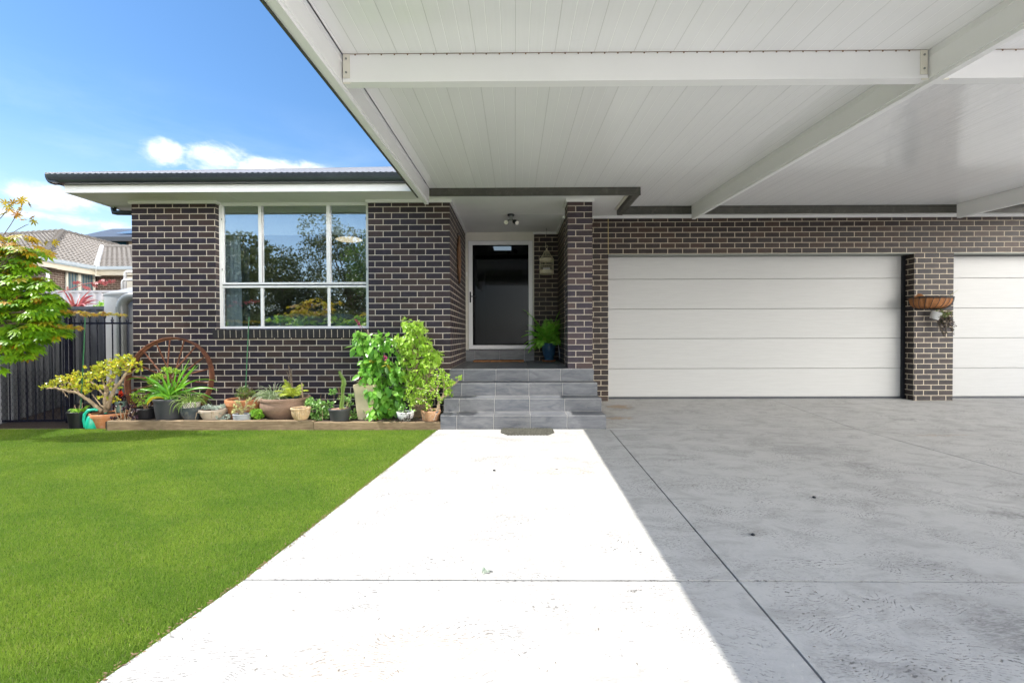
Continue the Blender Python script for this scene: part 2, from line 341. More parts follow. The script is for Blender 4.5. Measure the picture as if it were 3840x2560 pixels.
def blobs(t, px, py, L):
    """soft stains with places of their own on the slab: list of x, y, rx, ry, amount"""
    tot = None
    for x, y, rx, ry, a in L:
        dx = t.math('DIVIDE', t.math('SUBTRACT', px, x), rx); dy = t.math('DIVIDE', t.math('SUBTRACT', py, y), ry)
        d = t.math('ADD', t.math('MULTIPLY', dx, dx), t.math('MULTIPLY', dy, dy)); v = t.mapr(d, 0, 1, a, 0, True)
        tot = v if tot is None else t.math('MAXIMUM', tot, v)
    return tot
def m_concrete():
    t = NT('pale_brushed_concrete'); o = t.pos(); sp = t.n('ShaderNodeSeparateXYZ'); t.set(sp.inputs[0], o)
    big = t.noise(o, .8, 5, .6, .4); mid = t.noise(t.scale(o, (1, 1.6, 1)), 3.1, 6, .68, 1.0); fine = t.noise(o, 60, 4, .7)
    # trowel arcs: strongly warped fine bands
    wv = t.n('ShaderNodeTexWave', wave_type='BANDS', bands_direction='Y'); wp = t.n('ShaderNodeVectorMath', operation='ADD'); t.set(wp.inputs[0], o)
    nn = t.n('ShaderNodeTexNoise'); t.set(nn.inputs['Vector'], o); nn.inputs['Scale'].default_value = 2.6; nn.inputs['Detail'].default_value = 2
    sc = t.n('ShaderNodeVectorMath', operation='SCALE'); t.set(sc.inputs[0], nn.outputs['Color']); sc.inputs[3].default_value = .45; t.set(wp.inputs[1], sc.outputs[0])
    t.set(wv.inputs['Vector'], wp.outputs[0]); wv.inputs['Scale'].default_value = 21; wv.inputs['Distortion'].default_value = 4; wv.inputs['Detail'].default_value = 4; wv.inputs['Detail Scale'].default_value = 3.2; wv.inputs['Detail Roughness'].default_value = .7
    patch = t.mapr(t.noise(o, 2.9, 4, .6), .42, .62); arcs = t.math('MULTIPLY', t.mapr(wv.outputs[0], .76, .96), t.math('MULTIPLY', patch, t.mapr(t.noise(o, 46, 3, .6), .48, .58)))
    c = t.mix(t.mapr(big, .3, .7), (.450, .441, .425), (.505, .494, .474)); c = t.mix(t.mapr(mid, .42, .66, 0, .42), c, (.335, .33, .325))
    c = t.mix(t.mapr(mid, .50, .75, .0, .5), c, (.28, .26, .235)); c = t.mix(t.math('MULTIPLY', arcs, .9), c, (.085, .078, .072)); c = t.mix(t.mapr(fine, .35, .72, 0, .16), c, (.30, .30, .30))
    vo = t.n('ShaderNodeTexVoronoi'); t.set(vo.inputs['Vector'], o); vo.inputs['Scale'].default_value = 2.1; vo.inputs['Randomness'].default_value = 1
    sr = t.n('ShaderNodeSeparateColor'); t.set(sr.inputs[0], vo.outputs['Color'])
    spot = t.math('LESS_THAN', t.math('ADD', vo.outputs['Distance'], t.math('MULTIPLY', fine, .012)), t.mapr(sr.outputs[0], .35, 1, -.01, .034)); c = t.mix(t.math('MULTIPLY', spot, .72), c, (.06, .055, .05))
    px, py = sp.outputs[0], sp.outputs[1]
    wx = t.math('ADD', px, t.math('MULTIPLY', t.math('SUBTRACT', t.noise(o, 5, 4, .7), .5), .55)); wy = t.math('ADD', py, t.math('MULTIPLY', t.math('SUBTRACT', t.noise(t.scale(o, (1.3, 1, 1)), 6, 4, .7), .5), .35))
    st = blobs(t, wx, wy, [(2.52, .45, .34, .3, .85), (2.4, -.2, .3, .14, .4), (3.85, -1.9, .5, .25, .55), (3.95, -2.45, .28, .14, .75), (6.2, -.35, .3, .07, .9), (2.95, -4.75, .3, .26, .95), (3.25, -5.0, .35, .3, .7), (4.1, -3.55, .12, .07, .8), (4.9, -.8, .5, .2, .35), (1.35, -5.0, .3, .12, .5), (2.9, -4.2, .3, .12, .5), (2.15, -4.95, .35, .06, .6)])
    st = t.math('MULTIPLY', st, t.mapr(t.noise(t.scale(o, (3, 9, 1)), 6, 5, .75, 1.2), .36, .62)); c = t.mix(t.math('MULTIPLY', st, .72), c, (.13, .125, .12))
    br = blobs(t, wx, wy, [(2.55, .5, .22, .2, .9), (2.35, -.25, .25, .1, .8), (.5, -4.9, .5, .25, .3), (-.1, -2.8, .7, .35, .2), (1.3, -2.6, .5, .2, .22), (5.9, -1.2, .5, .05, .45)])
    c = t.mix(t.math('MULTIPLY', br, .75), c, (.38, .27, .17))
    # wheel-brushed dirt streaks
    dk = t.mapr(t.noise(t.scale(o, (1, 3.2, 1)), 2.2, 6, .75, .8), .56, .74, 0, .27); c = t.mix(dk, c, (.26, .25, .245))
    h = t.math('ADD', t.math('MULTIPLY', fine, .25), t.math('ADD', t.math('MULTIPLY', mid, .5), t.math('MULTIPLY', arcs, -.55)))
    return t.done(t.bsdf(c, .85, 0, t.bump(h, .010, .75), .25))
M['concrete'] = m_concrete()
def m_tile():
    t = NT('slate_blue_floor_tile'); o = t.obj(); isl = t.n('ShaderNodeNewGeometry').outputs['Random Per Island']
    n = t.noise(t.scale(o, (.6, 1, 2.4)), 5, 6, .7, .8); n2 = t.noise(t.scale(o, (1, 1, 9)), 14, 4, .7)
    c = t.ramp(isl, [(0, (.112, .120, .136)), (.5, (.132, .138, .152)), (1, (.122, .126, .136))]); c = t.mix(t.mapr(n, .36, .68), t.mix(1, c, (.72, .74, .78), 'MULTIPLY'), t.mix(1, c, (1.55, 1.5, 1.42), 'MULTIPLY'))
    c = t.mix(t.mapr(n2, .5, .75, 0, .4), c, (.24, .235, .23))
    return t.done(t.bsdf(c, .42, 0, t.bump(n2, .0008, .6), .5))
M['tile'] = m_tile()
M['grout'] = plain('pale_grout', (.58, .56, .53), .9, .1, 20)
def m_lawn():
    t = NT('lawn_thatch'); o = t.pos(); n = t.noise(o, 60, 5, .75); b = t.noise(o, 1.4, 4, .6)
    c = t.ramp(n, [(.3, (.03, .07, .008)), (.5, (.07, .14, .015)), (.72, (.13, .21, .04))]); c = t.mix(t.mapr(b, .35, .65, 0, .4), c, (.085, .15, .02))
    return t.done(t.bsdf(c, .9, 0, t.bump(n, .02, 1), .1))
M['lawn'] = m_lawn()
def m_blade():
    t = NT('grass_blade'); g = t.n('ShaderNodeNewGeometry'); isl = g.outputs['Random Per Island']; b = t.noise(t.scale(g.outputs['Position'], (1, 1.7, 1)), 1.35, 4, .6, .5); b2 = t.noise(g.outputs['Position'], 11, 3, .6)
    c = t.ramp(isl, [(0, (.118, .215, .018)), (.45, (.185, .312, .030)), (.8, (.25, .38, .052)), (.94, (.25, .32, .07)), (1, (.36, .32, .18))])
    c = t.mix(t.mapr(b, .36, .66), t.mix(1, c, (.88, .93, .86), 'MULTIPLY'), t.mix(1, c, (1.28, 1.16, 1.12), 'MULTIPLY')); c = t.mix(t.mapr(b2, .3, .7, 0, .5), c, t.mix(1, c, (.7, .78, .7), 'MULTIPLY'))
    p = t.bsdf(c, .55, 0, None, .25); tr = t.n('ShaderNodeBsdfTranslucent'); t.set(tr.inputs[0], c)
    m = t.n('ShaderNodeMixShader'); m.inputs[0].default_value = .3; t.t.links.new(p, m.inputs[1]); t.t.links.new(tr.outputs[0], m.inputs[2])
    return t.done(m.outputs[0])
M['blade'] = m_blade()
def m_glass(name, refl, tint, rough=0.0, fr=.5):
    t = NT(name); tr = t.n('ShaderNodeBsdfTransparent'); t.set(tr.inputs[0], tint); gl = t.n('ShaderNodeBsdfGlossy'); t.set(gl.inputs['Color'], (.95, .97, 1)); gl.inputs['Roughness'].default_value = rough
    w = t.bump(t.noise(t.obj(), .9, 1), .004, .35); t.set(gl.inputs['Normal'], w)
    lw = t.n('ShaderNodeLayerWeight'); lw.inputs[0].default_value = .35; f = t.math('ADD', t.math('MULTIPLY', lw.outputs['Fresnel'], fr), refl, clamp=True)
    m = t.n('ShaderNodeMixShader'); t.set(m.inputs[0], f); t.t.links.new(tr.outputs[0], m.inputs[1]); t.t.links.new(gl.outputs[0], m.inputs[2]); return t.done(m.outputs[0])
M['glass'] = m_glass('window_glass', .30, (.90, .95, .97))
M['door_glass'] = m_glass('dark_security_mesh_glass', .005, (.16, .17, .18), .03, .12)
M['lit'] = None
def m_emit(name, col, st):
    t = NT(name); e = t.n('ShaderNodeEmission'); t.set(e.inputs[0], col); e.inputs[1].default_value = st; return t.done(e.outputs[0])
M['skylight'] = m_emit('hall_skylight', (.75, .9, 1), 3.5)
M['lamp_on'] = m_emit('ceiling_lamp_glow', (1, .78, .5), .5)
LG = lambda *a: a
L_ = {
 'jade_y': leafmat('yellow_green_jade_leaf', [(0.259, 0.365, 0.033), (0.517, 0.582, 0.043), (0.733, 0.646, 0.043), (0.365, 0.517, 0.064), (0.775, 0.474, 0.043)], .3, .15, .5),
 'jade_g': leafmat('green_jade_leaf', [(0.133, 0.246, 0.028), (0.228, 0.380, 0.037), (0.380, 0.569, 0.057), (0.493, 0.683, 0.113)], .25, .15, .5),
 'shrub_big': leafmat('broad_green_leaf', [(0.078, 0.231, 0.026), (0.133, 0.354, 0.035), (0.199, 0.464, 0.056), (0.332, 0.597, 0.111)], .33, .33, .6),
 'shrub_light': leafmat('lime_green_leaf', [(0.220, 0.403, 0.034), (0.318, 0.538, 0.049), (0.455, 0.672, 0.083), (0.556, 0.739, 0.168)], .42, .38, .5),
 'strap': leafmat('glossy_strap_leaf', [(0.064, 0.211, 0.018), (0.127, 0.359, 0.025), (0.232, 0.507, 0.042)], .3, .25, .6),
 'strap_y': leafmat('yellowing_strap_leaf', [(.32, .30, .02), (.40, .36, .03)], .4, .25, .5),
 'spider': leafmat('variegated_strap_leaf', [(.12, .22, .05), (.34, .42, .22), (.5, .54, .40)], .4, .3, .4),
 'spider_g': leafmat('green_spider_leaf', [(.08, .17, .02), (.20, .32, .05), (.34, .42, .14)], .4, .3, .4),
 'fern_y': leafmat('yellow_green_fern', [(.28, .38, .02), (.40, .48, .04), (.5, .55, .10)], .5, .35, .3),
 'fern': leafmat('green_fern', [(0.205, 0.615, 0.049), (0.328, 0.780, 0.082), (0.533, 0.780, 0.144)], .45, .3, .4),
 'succ_grey': leafmat('grey_green_succulent', [(0.299, 0.368, 0.299), (0.414, 0.483, 0.414), (0.552, 0.598, 0.529)], .5, .1, .3),
 'succ_cream': leafmat('cream_yellow_succulent', [(.42, .42, .12), (.58, .56, .26), (.66, .62, .36)], .45, .1, .3),
 'ground_succ': leafmat('round_green_succulent', [(0.080, 0.224, 0.032), (0.192, 0.384, 0.080), (0.416, 0.608, 0.224)], .3, .15, .5),
 'aeonium': leafmat('purple_black_aeonium', [(.015, .006, .012), (.035, .012, .02), (.07, .03, .045)], .25, .05, .6),
 'purple': leafmat('dark_purple_trailing_leaf', [(.02, .012, .015), (.05, .03, .03), (.06, .08, .03)], .5, .1, .3),
 'maple': leafmat('green_maple_leaf', [(0.080, 0.192, 0.013), (0.144, 0.320, 0.016), (0.240, 0.448, 0.019), (0.384, 0.544, 0.024)], .4, .45, .4),
 'maple_o': leafmat('orange_maple_leaf', [(.38, .15, .01), (.50, .30, .015), (.44, .36, .02), (.30, .30, .02)], .45, .45, .4),
 'red': leafmat('red_strap_leaf', [(.35, .05, .06), (.50, .10, .11), (.42, .16, .14)], .4, .3, .4),
 'pink': leafmat('magenta_flower', [(.42, .02, .16), (.60, .05, .28)], .5, .2, .3),
 'redf': leafmat('red_flower', [(.6, .03, .01), (.7, .06, .02)], .5, .2, .3),
 'green_pale': leafmat('fresh_green_leaf', [(0.150, 0.360, 0.030), (0.255, 0.495, 0.045), (0.375, 0.630, 0.090)], .4, .3, .4),
 'rose': leafmat('dark_rose_leaf', [(0.051, 0.119, 0.025), (0.119, 0.187, 0.034), (0.238, 0.289, 0.068)], .4, .2, .4),
 'gum': leafmat('olive_tree_leaf', [(.045, .065, .018), (.075, .10, .025), (.11, .13, .04)], .5, .25, .4),
 'gum_b': leafmat('bright_green_tree_leaf', [(.05, .10, .015), (.09, .16, .03), (.15, .22, .06)], .4, .3, .5),
}
# ================================================================== SETTING
ZG = -.695; GY = .944; DY = 2.066; ZT = 2.42
def struct(name, mb, mat, **k): return tag(mb.build(name, mat, **k), kind='structure')
struct('ground', MB().box((-90, -60, -.95), (90, 120, -.75)), M['mulch'])
def slab(poly, zf=lambda x, y: ZG, inset=.0055, th=.10):
    c = np.mean(poly, axis=0); n = len(poly); P = [np.array(p, float) for p in poly]; Q = []
    area = sum(P[i][0]*P[(i+1) % n][1]-P[(i+1) % n][0]*P[i][1] for i in range(n))
    if area < 0: P = P[::-1]
    for i in range(n):
        a, b, d = P[i-1], P[i], P[(i+1) % n]; e1 = (b-a)/np.linalg.norm(b-a); e2 = (d-b)/np.linalg.norm(d-b)
        n1 = V(-e1[1], e1[0]); n2 = V(-e2[1], e2[0]); m = (n1+n2); m = m/max(.3, (m@n1)); Q.append(b+m*inset)
    mb = MB(); vs = [(q[0], q[1], zf(*q)) for q in Q]+[(q[0], q[1], zf(*q)-th) for q in Q]
    mb.add(vs, [tuple(range(n)), tuple(range(2*n-1, n-1, -1))]+[(i, n+i, n+(i+1) % n, (i+1) % n) for i in range(n)]); return mb
J = lambda y: 2.108+(y+.83)*.0338
PE = [(-.03, -.835), (-.053, -.946), (-.378, -4.356), (-.484, -5.008), (-.78, -9)]
struct('path', slab([PE[0], (J(-.83), -.835), (J(-4.36), -4.36), PE[2], PE[1]]), M['concrete'])
struct('path', slab([PE[2], (J(-4.36), -4.364), (J(-9), -9), PE[4], PE[3]]), M['concrete'])
struct('driveway', slab([(J(-.83), -.835), (5.17, -.835), (5.15, -4.38), (J(-4.36), -4.36)]), M['concrete'])
struct('driveway', slab([(J(-4.36), -4.364), (5.15, -4.384), (5.13, -9), (J(-9), -9)]), M['concrete'])
struct('street_driveway', slab([(-2.5, -9.008), (24, -9.008), (24, -22), (-2.5, -22)]), M['concrete'])
struct('driveway', slab([(5.17, -.835), (13, -.86), (13, -4.42), (5.15, -4.38)]), M['concrete'])
struct('driveway', slab([(5.15, -4.384), (13, -4.424), (13, -9), (5.13, -9)]), M['concrete'])
za = lambda x, y: ZG+max(0, (y+.835))*.0535
struct('garage_apron', slab([(2.065, -.835), (5.17, -.835), (5.18, 1.4), (1.8, 1.4), (1.8, .0), (2.065, .0)], za), M['concrete'])
struct('garage_apron', slab([(5.17, -.835), (13, -.86), (13, 1.4), (5.18, 1.4)], za), M['concrete'])
struct('side_bounce_slab', slab([(13.01, 1.2), (24, 1.2), (24, -9), (13.01, -9)]), M['concrete'])  # unseen concrete added to bounce sunlight under the carport
struct('slab_base', MB().box((-.25, -9, -.795), (13, 1.3, -.76)), M['soil'])
# lawn body + blades
lp = [(-9, -.735), (-4.36, -.735), (-4.2, -.862), (-.03, -.862), (-.06, -.946), (-.385, -4.356), (-.49, -5.008), (-.79, -9), (-9, -9)]
struct('lawn', slab(lp, lambda x, y: ZG-.012, 0), M['lawn'])
def in_lawn(x, y):
    e = np.interp(-y, [.83, .946, 4.356, 5.008, 9], [-.03, -.058, -.383, -.489, -.785])
    b = np.where(x < -4.3, -.745, -.868)
    return (x < e-.004) & (y < b)
def blades():
    N = 620000; d = NP.uniform(1.15, 5.9, N); d = 1.35+(5.9-1.35)*NP.uniform(0, 1, N)**.85; y = CAM[1]+d
    xl = CAM[0]-d*1.22-.15; x = xl+(CAM[0]-.9-xl)*NP.uniform(0, 1, N); k = in_lawn(x, y) & (x > -8.5); x, y, d = x[k], y[k], d[k]; n = len(x)
    a = NP.uniform(0, 2*PI, n); tilt = NP.uniform(.1, 1.05, n); D = np.stack([np.cos(a)*np.sin(tilt), np.sin(a)*np.sin(tilt), np.cos(tilt)], 1)
    a2 = a+NP.uniform(-1.2, 1.2, n)+PI/2; Nn = np.stack([np.cos(a), np.sin(a), np.zeros(n)], 1)*.9+rdir(n)*.6
    h = NP.uniform(.011, .024, n); w = NP.uniform(.0016, .0028, n)*np.clip(d/3.0, 1, 1.9)
    P = np.stack([x, y, np.full(n, ZG-.013)], 1)
    tag(cloud('grass', M['blade'], None, P, D, Nn, h, w, T_TRI, org=(-3, -3, ZG)), 'short mown green grass of the front lawn', 'grass', kind='stuff')
blades()
def strays():   # weeds and longer runners along the sleeper and the path edge
    P = []; n = 7200; t = NP.uniform(0, 1, n); x = -4.2+4.15*t; y = -.866-NP.exponential(.016, n)-.006; z = np.full(n, ZG-.012)
    m = 9000; yy = NP.uniform(-6.0, -.95, m); xx = np.interp(-yy, [.83, .946, 4.356, 5.008, 9], [-.03, -.058, -.383, -.489, -.785])-NP.exponential(.022, m)+.014+.010*np.sin(yy*9)+.006*np.sin(yy*23)
    P = np.concatenate([np.stack([x, y, z], 1), np.stack([xx, yy, np.full(m, ZG-.012)], 1)]); k = len(P)
    hh = np.concatenate([NP.uniform(.015, .038, n), NP.uniform(.014, .030, m)])
    tag(cloud('grass_edge', M['blade'], None, P, rdir(k, 1.1), rdir(k), hh, .003, T_TRI, org=(-2, -1, ZG)), 'longer grass runners along the lawn edge', 'grass', kind='stuff')
strays()
# ================================================================== HOUSE
H = thing('brick_house', 'single storey dark brick house with white window, porch and two garage doors', 'house', (0, 0, 0))
def part(name, mb, mat, parent=None, label=None, **k):
    o = mb.build(name, mat, parent if parent is not None else H, **k)
    if label: o['label'] = label
    return o
Zb = -.86
part('wall', MB().box((-4.573, 0, Zb), (-3.369, .23, ZT)).box((-3.369, 0, Zb), (-1.17, .23, .50)), M['brick_front'], label='dark brick wall left of and below the window')
part('wall', MB().prism([(-1.17, 0), (0, 0), (0, 2.3), (-.23, 2.3), (-.23, .23), (-1.17, .23)], Zb, ZT, 'z'), M['brick_front'], label='dark brick wall between window and porch')
part('side_wall', MB().box((-4.573, .23, Zb), (-4.343, 9, ZT)), M['brick_front'])
M['brick_door'] = brickmat('dark_brick_porch', 1.509, 2.066+.06, [(.024, .014, .011), (.030, .022, .021), (.019, .012, .011), (.042, .026, .020), (.054, .030, .020)], (.60, .51, .39))
part('pillar', MB().box((1.683, 0, -.30), (2.036, .353, ZT)), M['brick_pillar'])
part('porch_wall', MB().box((1.29, 2.066, -.2), (1.738, 2.3, ZT)).box((1.738, 1.174, -.2), (1.96, 2.3, ZT)), M['brick_door'])
part('garage_wall', MB().box((1.738, GY, Zb), (2.455, 1.174, ZT)).box((2.455, GY, 1.803), (12.2, 1.174, ZT)), M['brick_garage'])
part('garage_pier', MB().box((7.425, GY-.004, Zb), (8.058, 1.3, 1.803)), M['brick_post'])
part('expansion_joint', MB().box((2.449, GY-.002, 1.80), (2.461, GY+.01, 2.38)), plain('yellowed_sealant', (.45, .36, .16), .7, .2, 30))
part('lintel', MB().box((2.457, GY-.004, 1.790), (7.423, 1.17, 1.802)).box((8.06, GY-.004, 1.790), (12.2, 1.17, 1.802)), M['grey_steel'])
# cornice strips where walls meet the soffit
cz0, cz1 = 2.378, 2.419
cm = MB().box((-4.60, -.028, cz0), (-3.369, -.001, cz1)).box((-3.368, -.028, cz0), (-3.342, .09, cz1)).box((-1.198, -.028, cz0), (-1.171, .09, cz1)).box((-1.170, -.028, cz0), (.028, -.001, cz1)).box((.001, -.0005, cz0), (.028, 2.03, cz1))
cm.box((1.655, -.028, cz0), (2.064, -.001, cz1)).box((1.655, -.0005, cz0), (1.682, .38, cz1)).box((2.037, -.0005, cz0), (2.064, .38, cz1)).box((1.71, GY-.028, cz0), (12.2, GY-.005, cz1)).box((1.710, GY-.004, cz0), (1.737, 2.038, cz1)).box((1.27, 2.038, cz0), (1.737, 2.064, cz1))
part('cornice', cm, M['white'])
# soffit: under the eaves, across the porch, and the strip before the garage wall
sm = MB(); sm.prism([(-5.07, -.43), (2.50, -.43), (2.50, .596), (12.2, .596), (12.2, GY+.2), (1.9, GY+.2), (1.9, 2.2), (-.1, 2.2), (-.1, .1), (-4.5, .1), (-4.5, 9), (-5.07, 9)], ZT, ZT+.012, 'z')
part('soffit', sm, M['soffit'])
part('soffit_strip', MB().box((-.02, .772, ZT-.003), (1.71, .782, ZT-.0005)), M['white']); part('soffit_strip', MB().box((-3.0, -.42, ZT-.003), (-2.993, .08, ZT-.0005)), M['white']); part('soffit_strip', MB().box((2.44, -.42, ZT-.003), (2.447, GY-.03, ZT-.0005)), M['white'])
# fascia, gutter
part('fascia', MB().box((-5.09, -.452, 2.402), (-.40, -.431, 2.502)).box((-5.09, -.4305, 2.402), (-5.071, 9, 2.502)).box((-5.092, -.4545, 2.425), (-.4, -.4525, 2.428)).box((-5.092, -.4545, 2.455), (-.4, -.4525, 2.458)), M['white_alu'])
part('fascia', MB().box((2.47, -.40, 2.395), (2.499, .50, 2.47)), M['cream'], label='cream edge board beside the carport corner')
gp = [(-.453, 2.503), (-.515, 2.503), (-.545, 2.512), (-.568, 2.535), (-.580, 2.570), (-.584, 2.607), (-.570, 2.610), (-.566, 2.575), (-.553, 2.545), (-.530, 2.524), (-.453, 2.518)]
g = MB().prism(gp, -5.215, 2.5, 'x'); g.prism([(-4.635+p[0], p[1]) for p in gp], -.584, 9, 'y')
gs = g
for i in range(34): x = -5.10+i*.143; gs.box((x, -.5842, 2.574), (x+.045, -.579, 2.580), 1)
part('gutter', g, [M['gutter_blue'], M['black']], smooth=35)
# hip roof, 22.5 degrees, corrugated
rf = MB(); t = .385; e0 = (-5.20, -.575); n = 0
def roofz(x, y): return 2.607+t*min(x-e0[0], y-e0[1], 4.6)
for i in range(120):
    x0, x1 = -5.20+i*.0762, -5.20+(i+1)*.0762; ys = -.575
    for (a, b, ra, rb) in ((x0, x0+.038, 0, .012), (x0+.038, x1, .012, 0)):
        ya, yb = min(a+5.20, 4.6), min(b+5.20, 4.6); rf.quad((a, ys, 2.607+ra), (b, ys, 2.607+rb), (b, ys+yb, 2.607+t*yb+rb), (a, ys+ya, 2.607+t*ya+ra))
rf.quad((-5.2, -.575, 2.607), (-.6, 4.025, 4.378), (-.6, 9, 4.378), (-5.2, 9, 2.607)); rf.quad((-.6, 4.025, 4.378), (4, 4.025, 4.378), (4, 9, 4.37), (-.6, 9, 4.37))
rf.quad((3.9, -.575, 2.607), (12.2, .3, 2.607), (12.2, 9, 4.5), (3.9, 9, 4.5))
part('roof', rf, M['roof_metal'])
rc = MB(); rc.tube([(-5.21, -.585, 2.61), (-.6, 4.025, 4.385)], .016, 8); part('ridge_cap', rc, M['roof_metal'])
# dark round pipe under the left eave and the big grey pipe down the side of the house
part('downpipe', MB().tube([at(416, 790, Y=.30)+V(.04, 0, .10), at(416, 790, Y=.30)+V(.04, 0, .02), at(424, 796, Y=.30)+V(.02, 0, -.005), at(440, 798, Y=.30), at(494, 799, Y=.30)+V(.06, 0, 0)], .036, 14), M['dark_pipe'], smooth=40)
xp = at(458, 1200, Y=.55)[0]
part('downpipe', MB().tube([(xp, .55, -.8), (xp, .55, .90), (xp, .55, .93)]+[(xp+.17-.17*math.cos(a), .55, .93+.17*math.sin(a)) for a in np.linspace(.2, PI/2, 7)]+[(xp+.70, .55, 1.10)], .072, 18).lathe([(.072, 0), (.080, 0), (.080, .10), (.072, .10)], (xp, .55, .84), 18), M['grey_pipe'], smooth=40, label='thick pale grey pipe with a bend beside the left corner of the house')
# --- window
WY = .115
wx = lambda x: at(800+x/2.8, 1000, Y=WY)[0]
wz = lambda y: at(1100, 720+y/2.8, Y=WY)[2]
W_ = part('window', MB().box((-3.369, WY-.03, wz(1432)), (wx(104), WY+.03, ZT-.003)).box((wx(1612), WY-.03, wz(1432)), (-1.171, WY+.03, ZT-.003)).box((wx(104), WY-.03, wz(150)), (wx(1612), WY+.03, ZT-.003)).box((wx(104), WY-.03, wz(1432)), (wx(1612), WY+.03, wz(1408))), M['white_alu'], label='white aluminium window of six panes')
sash = MB()
for a, b in ((487, 522), (1197, 1238)): sash.bbox((wx(a), WY-.035, wz(950)), (wx(b), WY+.02, wz(148)), .004)
for a, b in ((501, 527), (1202, 1225)): sash.bbox((wx(a), WY-.025, wz(1408)), (wx(b), WY+.02, wz(1004)), .004)
sash.bbox((wx(100), WY-.035, wz(972)), (wx(1616), WY+.02, wz(950)), .004).bbox((wx(100), WY-.035, wz(1006)), (wx(1616), WY+.02, wz(984)), .004)
sash.bbox((wx(104), WY-.022, wz(950)), (wx(122), WY+.02, wz(150)), .003).bbox((wx(522), WY-.022, wz(950)), (wx(530), WY+.02, wz(150)), .002)
part('frame', sash, M['white_alu'], W_)
part('seal', MB().box((wx(100), WY-.02, wz(984)), (wx(1616), WY+.01, wz(972))).box((wx(90), WY-.028, wz(1438)), (-1.175, WY+.01, wz(1432)-.001)).box((wx(524), WY-.026, wz(950)), (wx(527), WY-.023, wz(152))), M['black'], W_)
for (a, b, c, d) in ((122, 487, 150, 950), (530, 1197, 150, 950), (1238, 1612, 150, 950), (104, 501, 1006, 1408), (527, 1202, 1006, 1408), (1225, 1612, 1006, 1408)):
    part('pane', MB().box((wx(a), WY-.004, wz(d)), (wx(b), WY+.000, wz(c))), M['glass'], W_)
for (a, c) in ((110, 292), (110, 815), (1610, 292), (1618, 815)):
    part('latch', MB().tube([(wx(a), WY-.034, wz(c-9)), (wx(a+6), WY-.050, wz(c-9)), (wx(a+6), WY-.050, wz(c+9)), (wx(a), WY-.034, wz(c+9))], .0035, 6), M['black'], W_)
# sill: a row of bricks on edge, sloping outwards
sl = MB(); sb = MB(); x = -3.395; k = 0; zt0, zt1 = wz(1436)-.006, .572
def sill_prof(d=0): return [(.09, zt0-d), (-.045+d, zt1-d), (-.040+d, zt1-.117+d), (.06, .478)]
while x < -1.19:
    w = .0755; j = R_.uniform(-.0015, .0015); pf = [(p+j, q+j) for p, q in sill_prof()]; sl.prism(pf, x, x+w, 'x'); x += .0855
sb.prism(sill_prof(.004), -3.39, -1.172, 'x')
ws = part('window_sill', sl, M['brick_sill']); part('mortar_bed', sb, M['mortar'], ws)
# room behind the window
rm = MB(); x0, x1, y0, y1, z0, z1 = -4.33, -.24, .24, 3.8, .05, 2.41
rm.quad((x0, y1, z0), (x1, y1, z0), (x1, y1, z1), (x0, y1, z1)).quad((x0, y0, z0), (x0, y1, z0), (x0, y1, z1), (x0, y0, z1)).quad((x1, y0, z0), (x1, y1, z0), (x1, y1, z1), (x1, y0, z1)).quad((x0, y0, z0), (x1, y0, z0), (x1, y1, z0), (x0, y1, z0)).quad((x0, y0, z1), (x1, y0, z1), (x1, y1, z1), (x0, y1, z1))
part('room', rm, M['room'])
def curtain(name, label, x0, x1, z0, z1, y, mat, amp=.02, per=.055, cat='curtain', lean=0):
    n = int(abs(x1-x0)/.008); mb = MB(); vs = []
    for i in range(n+1):
        u = i/n; xx = x0+(x1-x0)*u; a = amp*math.sin(2*PI*xx/per+.6*math.sin(xx*31)); vs += [(xx, y+a*.55, z1), (xx+lean*u, y+a, z0)]
    fs = [(2*i, 2*i+2, 2*i+3, 2*i+1) for i in range(n)]; mb.add(vs, fs); mb.add([(p[0], p[1]+.006, p[2]) for p in vs], [f[::-1] for f in fs])
    o = mb.build(name, mat, org=((x0+x1)/2, y, z0), smooth=True); return tag(o, label, cat)
IY = .30
ix = lambda x, y=IY: at(800+x/2.8, 1000, Y=y)[0]
iz = lambda v, y=IY: at(1100, 720+v/2.8, Y=y)[2]
curtain('sheer_curtain', 'white sheer curtain at the left side of the window', ix(80), ix(268), .35, 2.30, IY+.04, M['curtain_white'], lean=.03)
curtain('sheer_curtain', 'white sheer curtain at the right edge of the window', ix(1590), ix(1680), .35, 2.30, IY+.04, M['curtain_white'])
curtain('drape', 'dark navy drape beside the left sheer curtain', ix(262), ix(350), .35, 2.30, IY+.10, M['curtain_navy'], .03, .07, 'curtain')
curtain('drape', 'dark navy drape at the right of the window', ix(1540), ix(1592), .35, 2.30, IY+.10, M['curtain_navy'], .03, .07, 'curtain')
for k, (a, b) in enumerate(((128, 486), (526, 1198), (1236, 1640))):
    rb = thing('roller_blind', ['white roller blind half drawn behind the left pane', 'white roller blind half drawn behind the wide middle pane', 'white roller blind half drawn behind the right pane'][k], 'blind', (ix(a, .2), .2, 2.35), 'roller blinds behind the window')
    X0, X1 = ix(a, .2), ix(b, .2); za_, zb_ = iz(440, .2), iz(245, .2)
    MB().bbox((X0+.01, .197, za_), (X1-.01, .203, zb_), .001).bbox((X0+.01, .193, za_-.02), (X1-.01, .207, za_), .003).build('fabric', M['blind'], rb)
    MB().bbox((X0+.005, .192, zb_+.001), (X1-.005, .196, 2.40), .001).build('pelmet', M['blind_top'], rb)
bd = thing('bed', 'bed with blue striped quilt seen through the lower window panes', 'bed', (-2.3, 1.6, .05))
q = MB(); n = 40
